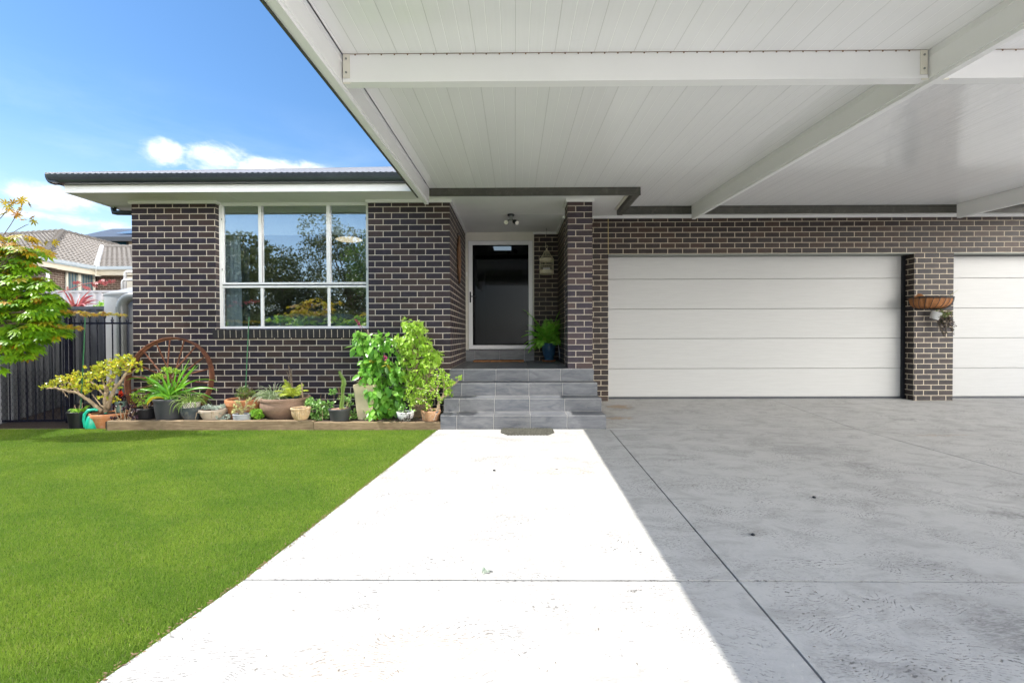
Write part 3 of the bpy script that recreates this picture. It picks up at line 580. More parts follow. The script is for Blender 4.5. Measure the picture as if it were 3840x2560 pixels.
for i in range(n):
    for j in range(12):
        def qp(i, j):
            xx = -3.25+2.0*i/n; yy = .62+1.9*j/12; ed = min(1, min(i, n-i)/4.); zz = .40+.42*ed**.4+.02*math.sin(xx*9)+.012*math.sin(xx*70)*1; return (xx, yy, zz-(.3 if j == 0 else 0))
        q.quad(qp(i, j), qp(i+1, j), qp(i+1, j+1), qp(i, j+1))
q.build('quilt', M['bed'], bd, smooth=True)
pm = MB(); pm.lathe([(.001, .15), (.2, .12), (.27, 0), (.2, -.1), (.001, -.12)], (-2.75, 2.25, .98), 20, sx=1.4, sy=.6); pm.lathe([(.001, .15), (.2, .12), (.27, 0), (.2, -.1), (.001, -.12)], (-1.75, 2.25, .98), 20, sx=1.4, sy=.6)
pm.build('pillow', M['curtain_navy'], bd, smooth=True); MB().bbox((-3.3, 2.6, .1), (-1.2, 2.68, 1.35), .02).build('headboard', M['darkwood'], bd)
lp_ = at(1309, 899, Y=2.0); lt = thing('ceiling_lamp', 'glowing oval lamp seen through the right window pane', 'lamp', lp_)
MB().lathe([(.001, -.03), (.17, -.02), (.215, 0), (.17, .025), (.001, .03)], lp_, 28, sx=1.15).build('shade', M['lamp_on'], lt, smooth=True); MB().tube([lp_+V(0, 0, .03), (lp_[0], lp_[1], 2.41)], .008).build('cord', M['white'], lt)
# --- front door
dx = lambda x: at(1600+x/2.1775, 1000, Y=DY)[0]
dz = lambda y: at(1880, 680+y/2.1775, Y=DY)[2]
D_ = part('front_door', MB().box((.0, DY-.02, dz(487)+.004), (1.289, DY+.03, ZT-.002)).box((.001, DY-.02, .212), (dx(341), DY+.03, dz(487)+.003)).box((dx(866), DY-.02, .212), (1.289, DY+.03, dz(487)+.003)), M['cream'], label='white framed security door with dark glass under a cream head board')
fr = MB(); a, b, c_, d_ = dx(343), dx(864), dz(489), dz(1368); ia, ib, ic, id_ = dx(376), dx(831), dz(522), dz(1336)
for (p, q2) in (((a, d_), (ia, c_)), ((ib, d_), (b, c_))): fr.bbox((p[0], DY-.045, p[1]), (q2[0], DY-.005, q2[1]), .004)
fr.bbox((ia+.0005, DY-.0448, ic), (ib-.0005, DY-.005, c_), .004).bbox((ia+.0005, DY-.0448, d_), (ib-.0005, DY-.005, id_), .004)
part('frame', fr, M['white_alu'], D_); part('gap', MB().box((a-.004, DY-.022, d_), (a-.0005, DY-.0205, c_+.006)).box((a-.004, DY-.022, c_+.001), (b, DY-.0205, c_+.006)), M['black'], D_)
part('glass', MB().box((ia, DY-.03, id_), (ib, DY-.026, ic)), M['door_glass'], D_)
hx, hz = dx(358), dz(942)
part('handle', MB().bbox((hx-.014, DY-.053, hz-.11), (hx+.014, DY-.045, hz+.09), .003).tube([(hx, DY-.053, hz), (hx, DY-.095, hz), (hx+.11, DY-.10, hz)], .009, 10), M['black'], D_, smooth=40)
part('doorbell', MB().bbox((dx(329)-.012, DY-.035, dz(775)), (dx(329)+.012, DY-.021, dz(742)), .003), M['white'], D_)
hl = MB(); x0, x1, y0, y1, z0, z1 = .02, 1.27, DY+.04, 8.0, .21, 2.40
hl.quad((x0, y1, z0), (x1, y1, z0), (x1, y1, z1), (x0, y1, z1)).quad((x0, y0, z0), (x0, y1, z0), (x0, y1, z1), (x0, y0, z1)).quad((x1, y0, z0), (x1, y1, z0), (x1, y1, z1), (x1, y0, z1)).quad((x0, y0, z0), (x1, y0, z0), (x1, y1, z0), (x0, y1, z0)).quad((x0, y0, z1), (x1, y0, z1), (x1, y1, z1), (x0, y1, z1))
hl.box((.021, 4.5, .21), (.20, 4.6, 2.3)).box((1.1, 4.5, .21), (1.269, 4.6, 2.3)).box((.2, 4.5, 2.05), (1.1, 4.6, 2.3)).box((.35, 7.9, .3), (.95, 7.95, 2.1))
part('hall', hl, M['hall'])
sk = at(1850, 925, Z=2.39); sk2 = at(1917, 938, Z=2.39); part('skylight', MB().box((sk[0], sk2[1], 2.385), (sk2[0], sk[1], 2.395)), M['skylight'])
# --- garage doors
GDY = 1.165
def gz(v, u=1760): return at(u*1.6327, v*1.6327, Y=GDY)[2]
def garage_door(x0, x1, label, zt=1.789):
    root = part('garage_door', MB().box((x0, GDY+.012, -.57), (x1, GDY+.03, zt)), M['rubber_seal'], label=label)
    zs = [zt, gz(640.5), gz(709), gz(777), gz(845.5), -.557]
    for i in range(5):
        part('panel', MB().bbox((x0, GDY-.02, zs[i+1]+(.002 if i < 4 else 0)), (x1, GDY+.011, zs[i]-(.002 if i else 0)), .005), M['garage_door'], root)
    part('seal', MB().box((x0, GDY-.03, -.60), (x1, GDY+.01, -.558)), M['rubber_seal'], root); return root
garage_door(2.456, 7.385, 'wide off-white sectional garage door in the middle of the picture')
garage_door(8.059, 12.1, 'off-white sectional garage door cut by the right edge of the picture')
part('door_jamb', MB().box((7.386, GDY-.06, -.60), (7.424, GDY+.02, 1.789)), M['black']); part('head_strip', MB().box((8.06, GDY-.05, 1.772), (12.1, GDY-.021, 1.7895)), M['black'])
# ================================================================== STEPS
S_ = thing('porch_steps', 'four slate blue tiled steps rising to the front porch', 'steps', (1.03, -.4, ZG))
Yf = [-.81, -.54, -.27, -.012]; Zs = [-.520, -.345, -.170, .004]; XS = [-.012, .192, .655, 1.118, 1.581, 2.05]
core = MB(); rt = MB(); tt = MB()
for i in range(4):
    dxx = .018*(3-i)/3; zb = ZG-.03 if i == 0 else Zs[i-1]-.004
    core.box((-.004-dxx*.3, Yf[i]+.006, zb), (2.042+dxx, (Yf[i+1]+.0055) if i < 3 else .30, Zs[i]-.006))
    xs = XS[:]; xs[-1] += dxx; xs[0] -= dxx*.3; zlo = ZG-.002 if i == 0 else Zs[i-1]+.002
    for a, b in zip(xs[:-1], xs[1:]):
        rt.bbox((a+.0035, Yf[i], zlo), (b-.0035, Yf[i]+.009, Zs[i]-.012), .0012)
        if i < 3: tt.bbox((a+.0035, Yf[i]+.003, Zs[i]-.008), (b-.0022, Yf[i+1]-.002, Zs[i]), .0012)
    rt.bbox((2.042+dxx, Yf[i]+.008, zlo), (2.052+dxx, (Yf[i+1] if i < 3 else .30), Zs[i]-.009), .001)
ys = [-.009, .45, .91, 1.37, 1.83, 2.04]
for a, b in zip([.004, .192, .655, 1.118, 1.581], [.192, .655, 1.118, 1.581, 1.737]):
    for c1, c2 in zip(ys[:-1], ys[1:]): tt.bbox((a+.0035, c1+.003, -.004), (b-.0035, c2-.003, .004), .001)
tt.bbox((1.741, -.007, -.004), (2.05, .445, .004), .001).bbox((1.741, .451, -.004), (2.05, .935, .004), .001)
core.box((.001, .301, -.3), (1.737, 2.045, -.005)).box((1.7375, .301, -.3), (2.042, .943, -.005)); 
th_ = MB()
for a, b in zip([.002, .170, .636, 1.100], [.170, .636, 1.100, 1.288]): th_.bbox((a+.0022, 2.040, .007), (b-.0022, 2.05, .205), .0012)
th_.bbox((.002, 2.051, .195), (1.288, 2.10, .209), .001); core.box((.001, 2.0505, -.2), (1.2885, 2.0655, .194))
core.build('base', M['grout'], S_); th_.build('threshold_tiles', M['tile'], S_); rt.build('riser_tiles', M['tile'], S_); tt.build('tread_tiles', M['tile'], S_)
# ================================================================== CARPORT
K_ = thing('carport', 'white flat carport roof with ribbed panels and beams over the driveway', 'carport', (3.7, -3, ZG))
zc = lambda y: 2.44+.033*(y+.45)
def sl_box(mb, x0, x1, y0, y1, a, b):
    """box whose bottom and top follow the roof fall: a, b are offsets from the ceiling plane"""
    vs = [(x, y, zc(y)+o) for o in (a, b) for (x, y) in ((x0, y0), (x1, y0), (x1, y1), (x0, y1))]
    return mb.add(vs, [(0,3,2,1),(4,5,6,7),(0,1,5,4),(1,2,6,5),(2,3,7,6),(3,0,4,7)])
YN = -5.5
cp = [(-.205, YN), (9.4, YN), (9.4, .56), (2.595, .56), (2.595, -.448), (-.205, -.448)]
mb = MB(); mb.add([(x, y, zc(y)) for x, y in cp]+[(x, y, zc(y)+.075) for x, y in cp], [(0, 3, 2, 1), (0, 5, 4, 3), (6, 7, 8, 9), (6, 9, 10, 11)]+[(i, (i+1) % 6, 6+(i+1) % 6, 6+i) for i in range(6)])
mb.build('ceiling_panel', M['ceiling'], K_, normals=True)
def beam_y(x0, x1, y1, mat=M['beam'], lab=None):
    m_ = MB(); sl_box(m_, x0+.006, x1-.006, YN+.02, y1, -.172, -.0015); sl_box(m_, x0, x1, YN+.02, y1+.001, -.190, -.1725); sl_box(m_, x0+.012, x1-.012, YN+.02, y1+.002, -.213, -.1905)
    sl_box(m_, x0+.002, x1-.002, YN+.02, y1-.001, -.045, -.038)
    o = m_.build('beam', mat, K_); 
    if lab: o['label'] = lab
    return o
beam_y(-.282, -.208, -.435, lab='left edge beam'); beam_y(3.645, 3.72, .53, lab='beam across the middle garage door'); beam_y(7.70, 7.775, .53, lab='beam above the garage pier')
def beam_x(x0, x1, y):
    m_ = MB(); sl_box(m_, x0, x1, y, y+.065, -.165, -.0015); sl_box(m_, x0+.001, x1-.001, y-.006, y+.071, -.188, -.1655); sl_box(m_, x0+.002, x1-.002, y-.003, y-.0005, -.175, -.166)
    m_.build('cross_beam', M['beam'], K_)
beam_x(-.205, 3.643, -3.49); beam_x(3.724, 7.70, -3.49)
for x in (-.204, 3.595, 3.727):
    br = MB(); sl_box(br, x, x+.045, -3.496, -3.4905, -.160, -.004); sl_box(br, x+.002, x+.05, -3.500, -3.4965, -.200, -.189); b_ = br.build('bracket', M['cream'], K_)
    for zz in (-.035, -.125):
        bo = MB().lathe([(.0, -.004), (.007, -.004), (.007, 0)], (0, 0, 0), 8); bo.v = [(x+.022+p[0], -3.497+p[2], zc(-3.49)+zz+p[1]) for p in bo.v]; bo.build('bolt', M['grey_steel'], b_)
def groove_ends(x0, x1, y, dz=0):
    # dark line where the ribbed sheets meet a member, with a small notch at every groove
    k = MB(); top = []; bot = []; n0 = int(math.ceil((x0+.21)/.0868)); xs_ = [x0]; z = zc(y)+dz
    pts = [(x0, -.003)]; i = n0
    while i*.0868-.21 < x1-.01:
        xx = i*.0868-.21; pts += [(xx-.005, -.003), (xx-.004, -.011), (xx+.004, -.011), (xx+.005, -.003)]; i += 1
    pts += [(x1, -.003), (x1, -.0005), (x0, -.0005)]
    k.prism([(px_, z+pz_) for px_, pz_ in pts], 0, .002, 'z'); k.v = [(p[0], y-p[2], p[1]) for p in k.v]; k.build('groove_line', M['twig'], K_)
groove_ends(-.204, 3.64, -3.4915); groove_ends(3.73, 7.69, -3.4915); groove_ends(-.2, 2.59, -.4475, .004)
g = MB(); sl_box(g, -.355, -.283, YN, -.44, -.118, -.112); sl_box(g, -.330, -.322, YN, -.441, -.124, -.1185); sl_box(g, -.308, -.302, YN, -.441, -.124, -.1185); sl_box(g, -.296, -.2835, YN, -.441, -.150, -.1245)
g.build('gutter_base', M['beam'], K_); g = MB(); sl_box(g, -.372, -.3555, YN, -.44, -.128, .03); g.build('gutter', M['olive'], K_)
fm = MB(); fm.box((-.205, -.447, 2.335), (2.60, -.425, 2.50)).box((-.205, -.455, 2.335), (2.60, -.4475, 2.345)).box((-.205, -.4545, 2.41), (2.6, -.4475, 2.416))
fm.box((2.515, -.4245, 2.335), (2.593, .57, 2.5)).box((2.515, .5705, 2.352), (9.4, .592, 2.52)).box((2.594, .562, 2.352), (9.4, .570, 2.362)).box((2.594, .562, 2.425), (9.4, .570, 2.431))
fm.build('edge_channel', M['olive'], K_)
rs = MB(); sl_box(rs, -.37, 9.42, YN, -.46, .076, .09); rs.build('roof_sheet', M['roof_metal'], K_)
for x in (3.68, 7.74): MB().bbox((x-.045, YN+.03, ZG), (x+.045, YN+.12, zc(YN)-.214), .004).build('post', M['beam'], K_)
# ================================================================== GARDEN BED
struct('garden_bed', MB().box((-4.33, -.73, -.80), (-.02, -.002, -.612)), M['soil'])
SY0, SY1 = -.805, -.735
sx0, sxm, sx1 = at(402, 1590, Y=SY0)[0], at(1176, 1590, Y=SY0)[0], at(1652, 1590, Y=SY0)[0]
ztop = at(800, 1577, Y=SY0)[2]; ztop2 = at(1400, 1582, Y=SY0)[2]
for (a, b, z, lab) in ((sx0, sxm-.003, ztop, 'long weathered timber sleeper edging the left part of the garden bed'), (sxm+.003, sx1+.03, ztop2, 'shorter weathered timber sleeper edging the bed beside the steps')):
    s = MB(); n = 24; vs = []
    for i in range(n+1):
        x = a+(b-a)*i/n; w1, w2 = R_.uniform(-.003, .003), R_.uniform(-.003, .003)
        vs += [(x, SY0+w1, -.78), (x, SY0+w1, z-.008+w2*.5), (x, SY0+.008+w1, z+w2*.6), (x, SY1-.006, z+w2*.6), (x, SY1, z-.006), (x, SY1, -.78)]
    fs = [(i*6+j, (i+1)*6+j, (i+1)*6+(j+1) % 6, i*6+(j+1) % 6) for i in range(n) for j in range(6)]+[(0, 1, 2, 3, 4, 5), tuple(n*6+j for j in (5, 4, 3, 2, 1, 0))]
    s.add(vs, fs); tag(s.build('timber_sleeper', M['sleeper'], org=((a+b)/2, SY0, -.78), normals=True), lab, 'timber sleeper', 'timber sleepers edging the garden bed')
ZB = -.612
from math import cos, sin
# ------------------------------------------------------------------ pots
def pot(name, label, x, y, z, h, rt, rb, mat, rim=.03, rimo=.008, soil=.02, bulge=0, n=40, foot=0, cat='pot', sx=1, sy=1, saucer=None, band=None, ribs=0, soilm=None):
    t = thing(name, label, cat, (x, y, z)); prof = [(.001, 0), (rb*.96, 0), (rb, .004)]; k = 10
    for i in range(1, k+1):
        u = i/k; r = rb+(rt-rb)*u+bulge*math.sin(PI*min(1, u*1.02)); prof.append((r, .004+(h-rim-.004)*u))
    body = MB(); w = (lambda a, zz: ribs*(abs(math.sin(a*14))-.5)*(1 if zz < h-rim-.01 else 0)) if ribs else None
    body.lathe(prof+[(rt-.004, h-rim+.0005)], (x, y, z), n if not ribs else 112, sx=sx, sy=sy, wob=w); body.build('pot_body', mat, t, smooth=50)
    rm_ = MB(); rm_.lathe([(rt-.003, h-rim), (rt+rimo, h-rim), (rt+rimo*1.1, h-rim*.4), (rt+rimo, h-.003), (rt+rimo-.004, h), (rt-.012, h), (rt-.016, h-.004), (rt-.018, h-rim-.03)], (x, y, z), n, sx=sx, sy=sy); rm_.build('rim', mat, t, smooth=50)
    sm_ = MB(); m = 26; vs = [(x, y, z+h-soil+.004)]
    for q in (.35, .7, 1.0):
        for j in range(m): a = 2*PI*j/m; rr = (rt-.012)*q; vs.append((x+rr*math.cos(a)*sx, y+rr*math.sin(a)*sy, z+h-soil+R_.uniform(-.004, .005)))
    fs = [(0, 1+j, 1+(j+1) % m) for j in range(m)]
    for q in range(2): fs += [(1+q*m+j, 1+(q+1)*m+j, 1+(q+1)*m+(j+1) % m, 1+q*m+(j+1) % m) for j in range(m)]
    sm_.add(vs, fs); sm_.build('soil', soilm or M['soil'], t)
    if saucer: MB().lathe([(.001, -.012), (rb+.03, -.012), (rb+.045, .008), (rb+.038, .010), (rb+.02, -.002), (.001, -.002)], (x, y, z), n).build('saucer', saucer, t, smooth=50)
    return t
def pot_px(name, label, u0, u1, vrim, vbot, Y, mat, ub=None, z=None, **k):
    """pot whose rim spans u0..u1 in the photo at depth Y, base width ub"""
    um = (u0+u1)/2; c = at(um, vrim, Y=Y); rt = abs(at(u1, vrim, Y=Y)[0]-at(u0, vrim, Y=Y)[0])/2; zb = at(um, vbot, Y=Y)[2] if z is None else z
    rb = rt*.75 if ub is None else abs(at(um+ub/2, vbot, Y=Y)[0]-at(um-ub/2, vbot, Y=Y)[0])/2
    rimo = k.get('rimo', .008); t = pot(name, label, c[0], Y, zb, c[2]-zb, rt-rimo, rb, mat, **k); t['x'] = 0
    del t['x']; return c[0], Y, c[2], rt, t
# ------------------------------------------------------------------ plant makers
def strap_mb(mb, base, az, el, ln, w, droop, n=9, fold=.25, m=0, roll=None):
    roll = R_.choice((-1, 1))*R_.uniform(.5, 1.0) if roll is None else roll
    p = np.array(base, float); d = V(math.cos(az)*math.cos(el), math.sin(az)*math.cos(el), math.sin(el)); side = V(-math.sin(az), math.cos(az), 0); vs = []; st = ln/n
    for i in range(n+1):
        u = i/n; ww = w*(.55+.45*min(1, u*4))*(1 if u < .55 else max(.03, 1-((u-.55)/.45)**1.6)); up = np.cross(side, d)*-1; sd = side*cos(roll)+up*sin(roll); up2 = up*cos(roll)-side*sin(roll)
        vs += [p+sd*ww/2+up2*ww*fold, p.copy(), p-sd*ww/2+up2*ww*fold]; p = p+d*st; d = nz(d+V(0, 0, -droop*st/ln*(.4+1.6*u)))
    fs = []
    for i in range(n): fs += [(3*i, 3*i+1, 3*i+4, 3*i+3), (3*i+1, 3*i+2, 3*i+5, 3*i+4)]
    mb.add(vs, fs, m)
def straps(name, mat, root, c, n, ln, w, el=(.5, 1.4), droop=(1.2, 2.6), r=.04, az=None, nseg=9):
    mb = MB()
    for i in range(n):
        a = R_.uniform(0, 2*PI) if az is None else R_.uniform(*az); rr = r*math.sqrt(R_.random()); b = (c[0]+rr*math.cos(a), c[1]+rr*math.sin(a), c[2])
        strap_mb(mb, b, a+R_.uniform(-.3, .3), R_.uniform(*el), R_.uniform(*ln), R_.uniform(*w), R_.uniform(*droop), nseg)
    return mb.build(name, mat, root, smooth=True)
def in_ell(n, ells):
    """n random points inside a union of ellipsoids (cx, cy, cz, rx, ry, rz), nearer the skin"""
    w = np.array([e[3]*e[4]*e[5] for e in ells])**.67; w /= w.sum(); k = NP.choice(len(ells), n, p=w); E_ = np.array(ells)[k]
    d = NP.normal(size=(n, 3)); d /= np.linalg.norm(d, axis=1, keepdims=True); r = NP.uniform(.35, 1, (n, 1))**.5
    return E_[:, :3]+d*r*E_[:, 3:], d
def px_ell(L, Y, ry=.12):
    """ellipsoids from photo boxes (u, v, ru, rv[, dy]) at depth Y"""
    out = []
    for e in L:
        u, v, ru, rv = e[:4]; dy = e[4] if len(e) > 4 else 0; c = at(u, v, Y=Y+dy); s = (c[1]-CAM[1])/FPX; out.append((c[0], c[1], c[2], ru*s, e[5] if len(e) > 5 else ry, rv*s))
    return out
def clumps(P, m, L, W, T, name, mat, root, up=.35, spread=.010, lo=.7):
    """rosettes: m leaves fanning from every point"""
    n = len(P); Q = np.repeat(P, m, 0)+NP.normal(size=(n*m, 3))*spread; ax = np.repeat(rdir(n, .9), m, 0); a = NP.uniform(0, 2*PI, n*m)
    t1 = np.cross(ax, rdir(n*m)); t1 /= np.linalg.norm(t1, axis=1, keepdims=True)+1e-9; D = t1+ax*NP.uniform(.0, up*2, (n*m, 1)); s = NP.uniform(lo, 1.15, n*m)
    return cloud(name, mat, root, Q, D, ax+rdir(n*m)*.25, L*s, W*s, T)
def branch(mb, pts, r0, r1, n=7, jit=.006, seg=5):
    pts = [np.array(p, float) for p in pts]; out = []
    for a, b in zip(pts[:-1], pts[1:]):
        for i in range(seg): out.append(a+(b-a)*i/seg+V(*(R_.uniform(-jit, jit) for _ in range(3)))*(1 if i else 0))
    out.append(pts[-1]); k = len(out); mb.tube(out, [r0+(r1-r0)*i/(k-1) for i in range(k)], n)
def plant(name, label, cat, loc, group=None): return thing(name, label, cat, loc, group)
# ------------------------------------------------------------------ 1 black pot at the far left
x, y, z, r, _ = pot_px('plastic_pot', 'black plastic pot at the left end of the bed beside the green can', 260, 327, 1541, 1606, -.58, M['pot_black'], ub=50, z=-.75, rim=.02, rimo=.006)
p = plant('leafy_plant', 'small plant with drooping green leaves in the leftmost black pot', 'plant', (x, y, z-.02))
straps('foliage', L_['green_pale'], p, (x+.03, y, z-.02), 16, (.08, .17), (.02, .035), (.3, 1.3), (1.5, 3))
mb = MB()
for dx_, hh in ((.02, .15), (.045, .11), (-.03, .08)): branch(mb, [(x+dx_, y, z-.02), (x+dx_*1.4, y, z+hh)], .006, .004)
mb.build('stem', M['jade_bark'], p)
a = at(302, 1539, Y=-.60); b = at(320, 1182, Y=-.52); tag(MB().tube([a, (a+b)/2+V(.004, 0, 0), b], .0065, 8).build('garden_stake', M['stake'], org=a), 'leaning green garden stake standing in the leftmost black pot', 'stake', 'green garden stakes')
# ------------------------------------------------------------------ 2 watering can
cx, cy = at(346, 1590, Y=-.66)[:2]; t_ = thing('watering_can', 'turquoise green plastic watering can between black pot and terracotta pot', 'watering can', (cx, cy, -.695))
zc0 = -.715
MB().lathe([(.001, 0), (.062, 0), (.066, .01), (.062, .10), (.050, .16), (.040, .175), (.036, .175), (.045, .155), (.001, .15)], (cx+.008, cy, zc0), 32, sy=1.35).build('body', M['can_green'], t_, smooth=60)
MB().tube([(cx-.045, cy-.05, zc0+.03), (cx-.052, cy-.06, zc0+.12), (cx-.045, cy-.055, zc0+.20), (cx-.012, cy-.04, zc0+.245), (cx+.03, cy-.0, zc0+.25), (cx+.055, cy+.02, zc0+.235)], [.015, .016, .017, .018, .017, .014], 12).build('handle', M['can_green'], t_, smooth=60)
MB().tube([(cx+.02, cy+.05, zc0+.05), (cx+.03, cy+.13, zc0+.14), (cx+.035, cy+.19, zc0+.22)], [.018, .014, .011], 12).build('spout', M['can_green'], t_, smooth=60)
# ------------------------------------------------------------------ 3 terracotta pot with old jade
JY = -.52
x, y, z, r, _ = pot_px('terracotta_pot', 'orange terracotta pot with old jade plant behind the left sleeper end', 353, 476, 1546, 1603, JY, M['terracotta'], ub=88, z=-.74, rim=.045, rimo=.012)
p = plant('jade_plant', 'large sprawling jade plant with yellow leaves and thick pale branches', 'jade plant', (x-.03, y, z-.02))
A = lambda u, v, dy=0: at(150+u/3.563, 1200+v/3.563, Y=JY+dy)
mb = MB(); base = A(880, 1225)
for pts, r0, r1 in ([[base, A(870, 1080), A(900, 900, .05), A(940, 800, .05), A(1000, 700, .05)], .034, .011], [[A(905, 1190), A(950, 1010, -.05), A(1030, 870, -.06), A(1130, 740, -.04), A(1200, 640), A(1260, 600)], .027, .008],
                    [[A(830, 1215, -.06), A(700, 1110, -.08), A(560, 1010, -.10), A(480, 965, -.10), A(320, 930, -.12), A(200, 900, -.12), A(90, 915, -.12)], .026, .007], [[A(870, 1010), A(760, 880, .08), A(640, 800, .10), A(500, 760, .1)], .014, .006],
                    [[A(880, 950), A(840, 800, .1), A(760, 660, .1), A(690, 620, .1)], .014, .006], [[A(1000, 900), A(980, 800, .1), A(1060, 620, .1), A(1090, 500, .05)], .014, .006], [[A(560, 1010, -.1), A(480, 900, -.05), A(360, 820), A(240, 800)], .010, .005],
                    [[A(860, 1180, -.1), A(740, 1050, -.1), A(690, 990, -.1)], .010, .005], [[A(300, 920, -.12), A(340, 990, -.14), A(370, 1030, -.15)], .005, .004], [[A(1130, 740), A(1240, 700), A(1280, 650)], .009, .005], [[A(1030, 870), A(1120, 860, -.1)], .008, .004]): branch(mb, pts, r0, r1, 9, .008)
mb.build('stem', M['jade_bark'], p, smooth=True)
def AE(L, dy=0, ry=.13):
    return px_ell([(150+u/3.563, 1200+v/3.563, a/3.563, b/3.563, dy) for u, v, a, b in L], JY, ry)
E1 = AE([(90, 885, 75, 18), (200, 850, 90, 45), (330, 800, 110, 70), (450, 770, 120, 85), (380, 900, 100, 40), (590, 770, 100, 60), (560, 880, 110, 60), (700, 640, 70, 34), (830, 610, 110, 62), (740, 720, 90, 60), (950, 590, 90, 70), (1080, 520, 70, 62), (1180, 520, 50, 55), (1090, 620, 110, 60), (1260, 580, 60, 45), (1250, 650, 50, 40), (860, 760, 100, 70), (960, 700, 90, 60), (700, 900, 110, 50), (820, 1010, 55, 40), (600, 960, 90, 35), (940, 900, 60, 50), (950, 1060, 45, 30), (1130, 680, 60, 40)])
P, d = in_ell(400, E1); clumps(P, 7, .029, .025, T_ROUND, 'foliage', L_['jade_y'], p, .5, .006)
dr = MB()
for i in range(26):
    q = A(R_.uniform(240, 440), R_.uniform(820, 960), -.13); branch(dr, [q, q+V(R_.uniform(-.05, .05), R_.uniform(-.02, .02), R_.uniform(-.07, -.01))], .0022, .0012, 4, .004, 3)
dr.build('dead_twigs', M['jade_bark'], p)
# ------------------------------------------------------------------ 4 purple aeonium in front
AY = -.70
p = plant('aeonium', 'purple black rosette succulent with bare stems in front of the terracotta pot', 'succulent', at(470, 1575, Y=AY))
mb = MB(); tips = []
for u, v, u0 in ((430, 1525, 450), (450, 1518, 455), (474, 1530, 470), (492, 1520, 480), (505, 1540, 488), (440, 1570, 446), (425, 1566, 440), (508, 1566, 496), (486, 1555, 486), (462, 1540, 465)):
    a = at(u0, 1577, Y=AY); b = at(u, v, Y=AY+R_.uniform(-.05, .05)); branch(mb, [a, (a+b)/2+V(R_.uniform(-.02, .02), 0, -.01), b], .006, .005, 6, .004); tips.append(b)
mb.build('stem', M['jade_bark'], p); T_ = np.array(tips); T_ = np.concatenate([T_, T_+NP.uniform(-.022, .022, T_.shape)]); clumps(T_, 15, .036, .017, T_OVAL, 'rosettes', L_['aeonium'], p, .5, .004)
# 5 green pot with red flowers behind
x, y, z, r, _ = pot_px('plastic_pot', 'small sage green pot behind the aeonium holding red flowers', 434, 468, 1503, 1570, -.36, M['pot_green'], ub=24, z=-.612, rim=.012, rimo=.004)
p = plant('flowering_plant', 'small plant with red flower behind the aeonium', 'plant', (x, y, z)); P, d = in_ell(60, [(x, y, z+.05, .08, .05, .05)]); clumps(P, 5, .03, .016, T_OVAL, 'foliage', L_['aeonium'], p)
c = at(457, 1474, Y=-.42); P, d = in_ell(14, [(c[0], c[1], c[2], .03, .02, .022)]); clumps(P, 6, .016, .014, T_OVAL, 'petals', L_['redf'], p)
# 6 black pot
x, y, z, r, _ = pot_px('plastic_pot', 'wide black plastic pot between the aeonium and the big charcoal pot', 505, 584, 1528, 1576, -.50, M['pot_black'], ub=64, z=ZB, rim=.018, rimo=.006)
p = plant('bare_shrub', 'twiggy plant with few leaves in the wide black pot', 'plant', (x, y, z)); mb = MB()
for i in range(11): branch(mb, [(x+R_.uniform(-.04, .04), y, z-.02), (x+R_.uniform(-.13, .1), y+R_.uniform(-.06, .06), z+R_.uniform(.06, .22))], .005, .002, 5, .012)
mb.build('stem', M['twig'], p); P, d = in_ell(70, [(x-.06, y, z+.12, .12, .08, .10)]); clumps(P, 5, .024, .014, T_OVAL, 'foliage', L_['jade_g'], p)
# 7 charcoal pot with strappy orchid
x, y, z, r, _ = pot_px('charcoal_pot', 'big square-shouldered charcoal pot holding a strap-leaved orchid', 586, 695, 1492, 1577, -.54, M['pot_charcoal'], ub=88, z=ZB, rim=.03, rimo=.008, bulge=.004)
p = plant('orchid_plant', 'orchid with long arching green strap leaves in front of the wagon wheel', 'plant', (x, y, z-.02))
mb = MB(); B_ = lambda u, v: at(440+u/3.564, 1200+v/3.564, Y=-.56)
c = V(x, y, z-.02)
for u, v, ln, el, dr, w in ((70, 755, .60, .72, 1.5, .034), (85, 870, .55, .38, 1.1, .034), (50, 1055, .62, .50, 2.1, .032), (160, 1110, .50, .42, 2.2, .034), (300, 700, .38, .9, .9, .03), (480, 1240, .27, .6, 3.2, .04), (780, 510, .46, 1.22, .4, .022), (670, 655, .36, 1.50, .5, .034), (800, 590, .40, 1.25, .3, .02), (1000, 555, .48, .98, .5, .026), (980, 620, .42, 1.05, .4, .03), (1020, 690, .36, .86, .5, .03), (1040, 765, .34, .62, .8, .026),
                       (1300, 910, .54, .82, 2.0, .024), (1390, 850, .56, .5, 1.2, .022), (1320, 1000, .50, .4, 1.6, .02), (745, 1090, .30, .9, 3.6, .034), (440, 820, .34, .55, .9, .03), (620, 830, .26, 1.3, .5, .03), (900, 700, .38, 1.2, .6, .02), (540, 760, .36, .9, 1.1, .026), (1060, 860, .40, .6, 1.6, .026), (820, 740, .34, 1.35, .6, .03)):
    tg = B_(u, v)-c; az = math.atan2(R_.uniform(-.35, .35)*abs(tg[0])+R_.uniform(-.05, .05), tg[0]); strap_mb(mb, c+V(R_.uniform(-.04, .04), R_.uniform(-.04, .04), 0), az, el, ln*1.3, w*1.35, dr*.72, 14, .22)
for i in range(38): strap_mb(mb, c+V(R_.uniform(-.08, .08), R_.uniform(-.08, .08), 0), R_.uniform(0, 2*PI), R_.uniform(.7, 1.45), R_.uniform(.18, .36), R_.uniform(.018, .032), R_.uniform(.4, 2.2), 9, .22)
mb.build('leaves', L_['strap'], p, smooth=True); mb = MB(); strap_mb(mb, c+V(-.04, -.07, .02), PI*1.08, .3, .24, .045, 2.4, 9); strap_mb(mb, c+V(.03, 0, 0), .4, 1.35, .25, .02, .4, 8); mb.build('yellow_leaf', L_['strap_y'], p, smooth=True)
